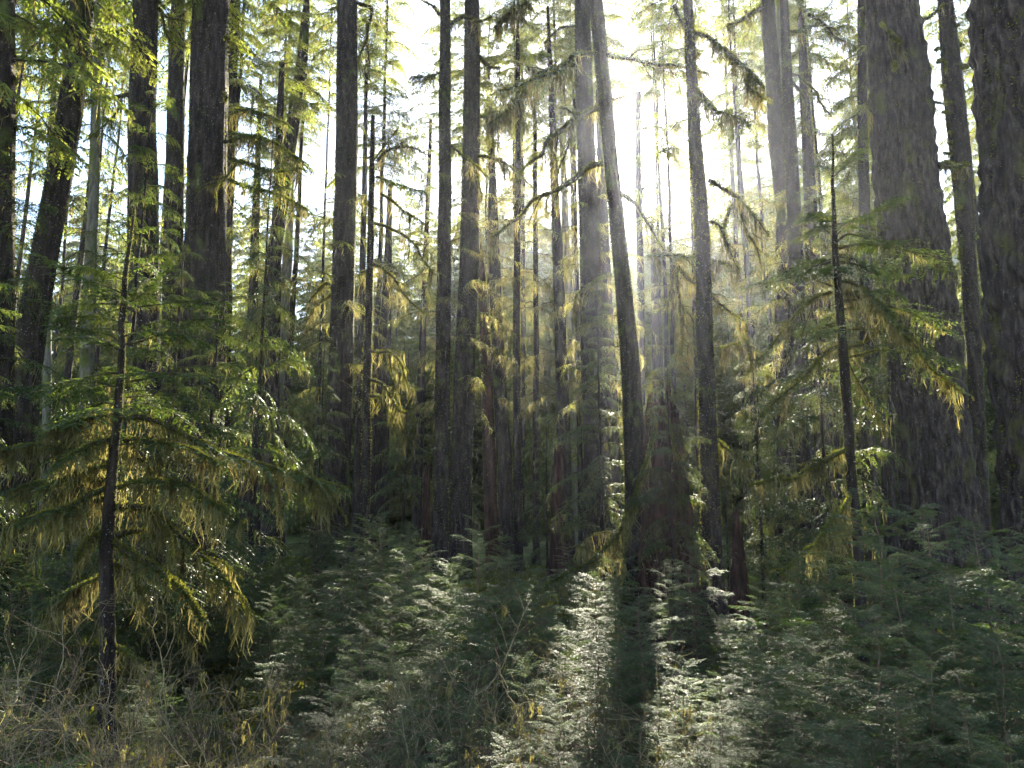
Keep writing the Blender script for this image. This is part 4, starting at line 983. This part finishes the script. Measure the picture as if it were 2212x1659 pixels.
# the big bank of young hemlock in the lower right
for (px, top, Y) in [(1865, 1075, 5.2), (1990, 1095, 5.8), (2110, 1130, 5.0), (2200, 1190, 4.4), (2060, 1240, 4.2), (1930, 1210, 4.6), (1790, 1230, 5.4), (1700, 1290, 6.2), (1620, 1360, 5.2),
                     (1760, 1370, 4.4), (1880, 1330, 3.9), (2010, 1380, 3.5), (2140, 1350, 3.6), (1660, 1450, 4.2), (1560, 1460, 4.6), (1800, 1480, 3.4), (1930, 1500, 3.2), (2080, 1520, 3.1), (1480, 1430, 5.0),
                     (2240, 1100, 6.5), (1720, 1180, 8.0), (1660, 1240, 9.5), (1560, 1330, 8.2), (1440, 1220, 8.5), (1500, 1180, 10.5), (1380, 1290, 7.2), (1330, 1200, 9.5), (1290, 1240, 8.0),
                     (1240, 1260, 10.5), (1040, 1130, 9.0), (1100, 1190, 10.0), (975, 1210, 9.2), (1010, 1270, 7.8), (1150, 1240, 8.6), (920, 1230, 11.0), (820, 1120, 11.5), (770, 1190, 10.0), (740, 1220, 9.2),
                     (700, 1270, 8.4), (660, 1310, 9.5), (790, 1290, 8.0), (850, 1250, 9.0), (640, 1240, 13.0), (590, 1270, 12.0), (540, 1230, 14.0), (880, 1180, 14.0), (600, 1200, 16.0), (500, 1200, 15.0),
                     (1060, 1340, 6.6), (940, 1370, 6.2), (1130, 1400, 5.6), (1230, 1370, 6.0), (1340, 1390, 5.6), (850, 1400, 6.4), (760, 1390, 6.4), (720, 1470, 5.2), (1010, 1500, 4.8), (880, 1520, 4.6), (1200, 1500, 4.8), (1420, 1520, 4.4),
                     (1090, 1580, 4.0), (1300, 1570, 4.0), (950, 1600, 3.9), (1560, 1580, 3.6), (1700, 1600, 3.2), (420, 1480, 7.0), (330, 1430, 9.0), (90, 1330, 8.8), (30, 1250, 10.0), (150, 1260, 11.0), (20, 1420, 7.0), (420, 1290, 12.5), (330, 1300, 12.5), (60, 1150, 12.0), (170, 1180, 13.5),
                     (640, 1560, 4.6), (1850, 1600, 2.9), (2170, 1590, 2.9)]:
    SAP.append((px, top, Y, rg.uniform(.9, 1.25)))
for k in range(70):
    Y = rg.uniform(13, 30); px = rg.uniform(-40, 2250); SAP.append((px, 1082 + (3 - rg.uniform(1.2, 3.0)) / Y * F + 20, Y, rg.uniform(.9, 1.3)))
place_all(SAP, 'hemlock_sapling', 'sapling', 'young hemlocks of the undergrowth', 'young green hemlock', SAP_CROWNS, SAP_STEMS, 2.2)

# ------------------------------------------------------------------ bare shrubs, ferns, ground cover
def shrub_geo(seed, H=1.5, moss=True):
    rg = np.random.default_rng(seed); g = Geo(); lv = Geo()
    def grow(p, d, L, r, lev):
        n = 7; pts = [p]
        for _ in range(n - 1):
            d = nrm(d + rg.standard_normal(3) * .20 + UP * .05); pts.append(pts[-1] + d * L / (n - 1))
        v, f = tube(np.array(pts), np.linspace(r, r * .5, n), 4); g.mesh(v, f, 0)
        if lev == 0:
            m = 3; hangp = np.array(pts)[rg.integers(1, n, m)]
        if moss and lev <= 2 and rg.uniform() < .16:
            i = rg.integers(1, n); k = 12
            hang(g, np.array(pts)[i] + rg.standard_normal((k, 3)) * .012, rg.exponential(.05, k) + .015, rg.uniform(.002, .006, k), 1, rg)
        if moss and rg.uniform() < .5: fuzz_tube(g, np.array(pts), np.full(n, r * .8), rg, 140, .006, 2)
        if lev >= 3: return
        for _ in range(rg.integers(2, 5) if lev else rg.integers(4, 7)):
            i = rg.integers(2, n) if lev else rg.integers(2, n)
            s = nrm(np.cross(d, rg.standard_normal(3)))
            grow(pts[i], nrm(d * .6 + s * .8 + UP * .15), L * rg.uniform(.42, .68), r * .52, lev + 1)
    for _ in range(rg.integers(3, 5)):
        a = rg.uniform(0, 6.28)
        grow(np.array([rg.uniform(-.08, .08), rg.uniform(-.08, .08), -.05]), nrm(np.array([math.cos(a) * .45, math.sin(a) * .45, 1])), H * rg.uniform(.5, .8), .0085, 0)
    return g
SHRUBS = []
for k in range(6):
    me = shrub_geo(1000 + k).to_mesh('twigs', [M_PALE if k % 2 else M_TWIG, M_MOSS, M_FUZZ]); SHRUBS.append(me)
shr = [(px, top - (25 if px > 840 else 0), Y) for px, top, Y in [(120, 1250, 6.5), (300, 1270, 6.4), (200, 1350, 5.6), (420, 1300, 6.6), (520, 1330, 6.4), (90, 1420, 5.0), (330, 1430, 5.2), (480, 1440, 5.0), (620, 1420, 5.4), (200, 1500, 4.6), (60, 1530, 4.2), (400, 1540, 4.3),
       (540, 1520, 4.4), (700, 1400, 5.6), (760, 1470, 4.8), (680, 1540, 4.3), (300, 1590, 4.0), (850, 1450, 5.0), (140, 1600, 3.9), (960, 1480, 5.0), (880, 1560, 4.3), (1080, 1330, 5.4), (1160, 1360, 5.4), (1240, 1420, 5.0),
       (1120, 1470, 4.6), (1010, 1560, 4.2), (1330, 1440, 4.8), (1250, 1530, 4.2), (1400, 1360, 5.4), (1450, 1400, 4.8), (500, 1610, 3.9), (800, 1590, 4.0), (1160, 1590, 4.0), (1340, 1580, 4.0), (930, 1330, 6.2), (20, 1330, 6.0), (600, 1600, 3.9)]]
marks = [m for m in LAND if len(m[2].split()) <= 8]
def column_labels(spots, noun):
    by = {}
    for i, s in enumerate(spots): by.setdefault(min(marks, key=lambda m: abs(m[0] - s[0]))[2], []).append(i)
    lab = {}
    for lm, ids in by.items():
        ids.sort(key=lambda i: spots[i][2])
        for r, i in enumerate(ids): lab[i] = f'{noun} below the {lm}' + (f', {ORD[r]}' if len(ids) > 1 else '')
    return lab
SL = column_labels(shr, 'leafless mossy shrub')
for i, (px, top, Y) in enumerate(shr):
    p = at(px, top, Y); gz = ground_z(p[0], Y); h = max(p[2] - gz, .35)
    o = link('bare_shrub', SHRUBS[i % 6], None, (p[0], Y, gz)); o.rotation_euler = (0, 0, i * 1.3); s = h / 1.55; o.scale = (max(s, .6), max(s, .6), s)
    tag(o, SL[i], 'shrub', 'leafless shrubs in the foreground')

def fern_geo(seed):
    rg = np.random.default_rng(seed); g = Geo()
    for k in range(13):
        az = k * 6.283 / 13 + rg.uniform(-.2, .2); L = rg.uniform(.45, .75); n = 14; t = np.linspace(0, 1, n)
        A = np.stack([L * (t * .85 + .1 * t ** 2), 0 * t, L * (1.0 * t - .85 * t ** 2)], 1) @ rotm(az, rg.uniform(-.1, .15)).T
        v, f = tube(A, np.linspace(.003, .001, n), 4); g.mesh(v, f, 0)
        m = 26; s = np.tile(np.linspace(.1, 1, m), 2); P = np.stack([np.interp(s, t, A[:, c]) for c in range(3)], 1)
        T = nrm(np.stack([np.interp(s, t, np.gradient(A[:, c])) for c in range(3)], 1)); sg = np.r_[np.ones(m), -np.ones(m)][:, None]
        S = nrm(np.cross(T, UP)) * sg; D = nrm(S + T * .35 + UP * rg.uniform(-.2, .1, (2 * m, 1)))
        kites(g, P, D, T, .085 * np.sin(np.pi * np.clip(s * .85 + .12, 0, 1)) * rg.uniform(.8, 1.1, 2 * m), np.full(2 * m, .0085), 1, .3)
    return g
FERNS = [fern_geo(1100 + k).to_mesh('fronds', [M_TWIG, M_FERN]) for k in range(3)]
fer = [(30, 1600, 3.9), (110, 1620, 4.2), (880, 1610, 4.4), (960, 1630, 4.6), (700, 1640, 4.4), (1000, 1420, 8.0), (1060, 1450, 7.2), (240, 1640, 4.2), (400, 1640, 4.4), (560, 1650, 4.2), (1120, 1640, 4.4), (1260, 1640, 4.5), (820, 1650, 4.2), (1400, 1640, 4.4), (0, 1500, 5.2), (930, 1440, 9), (1600, 1390, 14), (1500, 1400, 13)]
FL = column_labels(fer, 'small sword fern')
for i, (px, py, Y) in enumerate(fer):
    p = at(px, py, Y); gz = ground_z(p[0], Y)
    o = link('sword_fern', FERNS[i % 3], None, (p[0], Y, max(gz, min(p[2] - .35, gz + .5)) if False else gz)); o.rotation_euler = (0, 0, i * .9)
    s = max(.8, min(1.9, (p[2] - gz) / .45)); o.scale = (s, s, s); tag(o, FL[i], 'fern', 'sword ferns on the forest floor')

# moss and small leaves that cover the ground
def ground_cover():
    rg = np.random.default_rng(9); g = Geo(); n = 90000
    Y = 2.0 + 34 * rg.uniform(size=n) ** 1.5; X = rg.uniform(-.85, .85, n) * (Y + 1.5)
    Z = np.array([ground_z(x, y) for x, y in zip(X, Y)]); P = np.stack([X, Y, Z - .01], 1)
    s = .035 + .0045 * Y
    D = nrm(np.stack([rg.standard_normal(n) * .8, rg.standard_normal(n) * .8, rg.uniform(.4, 1.4, n)], 1))
    kites(g, P, D, nrm(np.cross(D, rg.standard_normal((n, 3)))), s * rg.uniform(.6, 2.0, n), s * .3, 0, .5)
    o = link('ground_cover', g.to_mesh('ground_cover', [M_FUZZ])); o['kind'] = 'stuff'; o['label'] = 'moss and small leaves covering the forest floor'
    g = Geo(); n = 1500; Y = 3 + 16 * rg.uniform(size=n); X = rg.uniform(-.8, .8, n) * (Y + 1)
    P = np.stack([X, Y, np.array([ground_z(x, y) for x, y in zip(X, Y)]) + .03], 1); D = nrm(np.stack([rg.standard_normal(n), rg.standard_normal(n), rg.uniform(-.2, .4, n)], 1))
    kites(g, P, D, nrm(np.cross(D, UP + rg.standard_normal((n, 3)) * .3)), rg.uniform(.03, .07, n), rg.uniform(.012, .024, n), 0, .45)
    m = leaf_mat('fallen_leaf', (.22, .13, .03), (.38, .27, .06), (.5, .42, .12), 3, .4, (1.3, 1.2, .8), .7, .2)
    o = link('fallen_leaves', g.to_mesh('fallen_leaves', [m])); o['kind'] = 'stuff'; o['label'] = 'yellow fallen leaves scattered on the forest floor'
ground_cover()
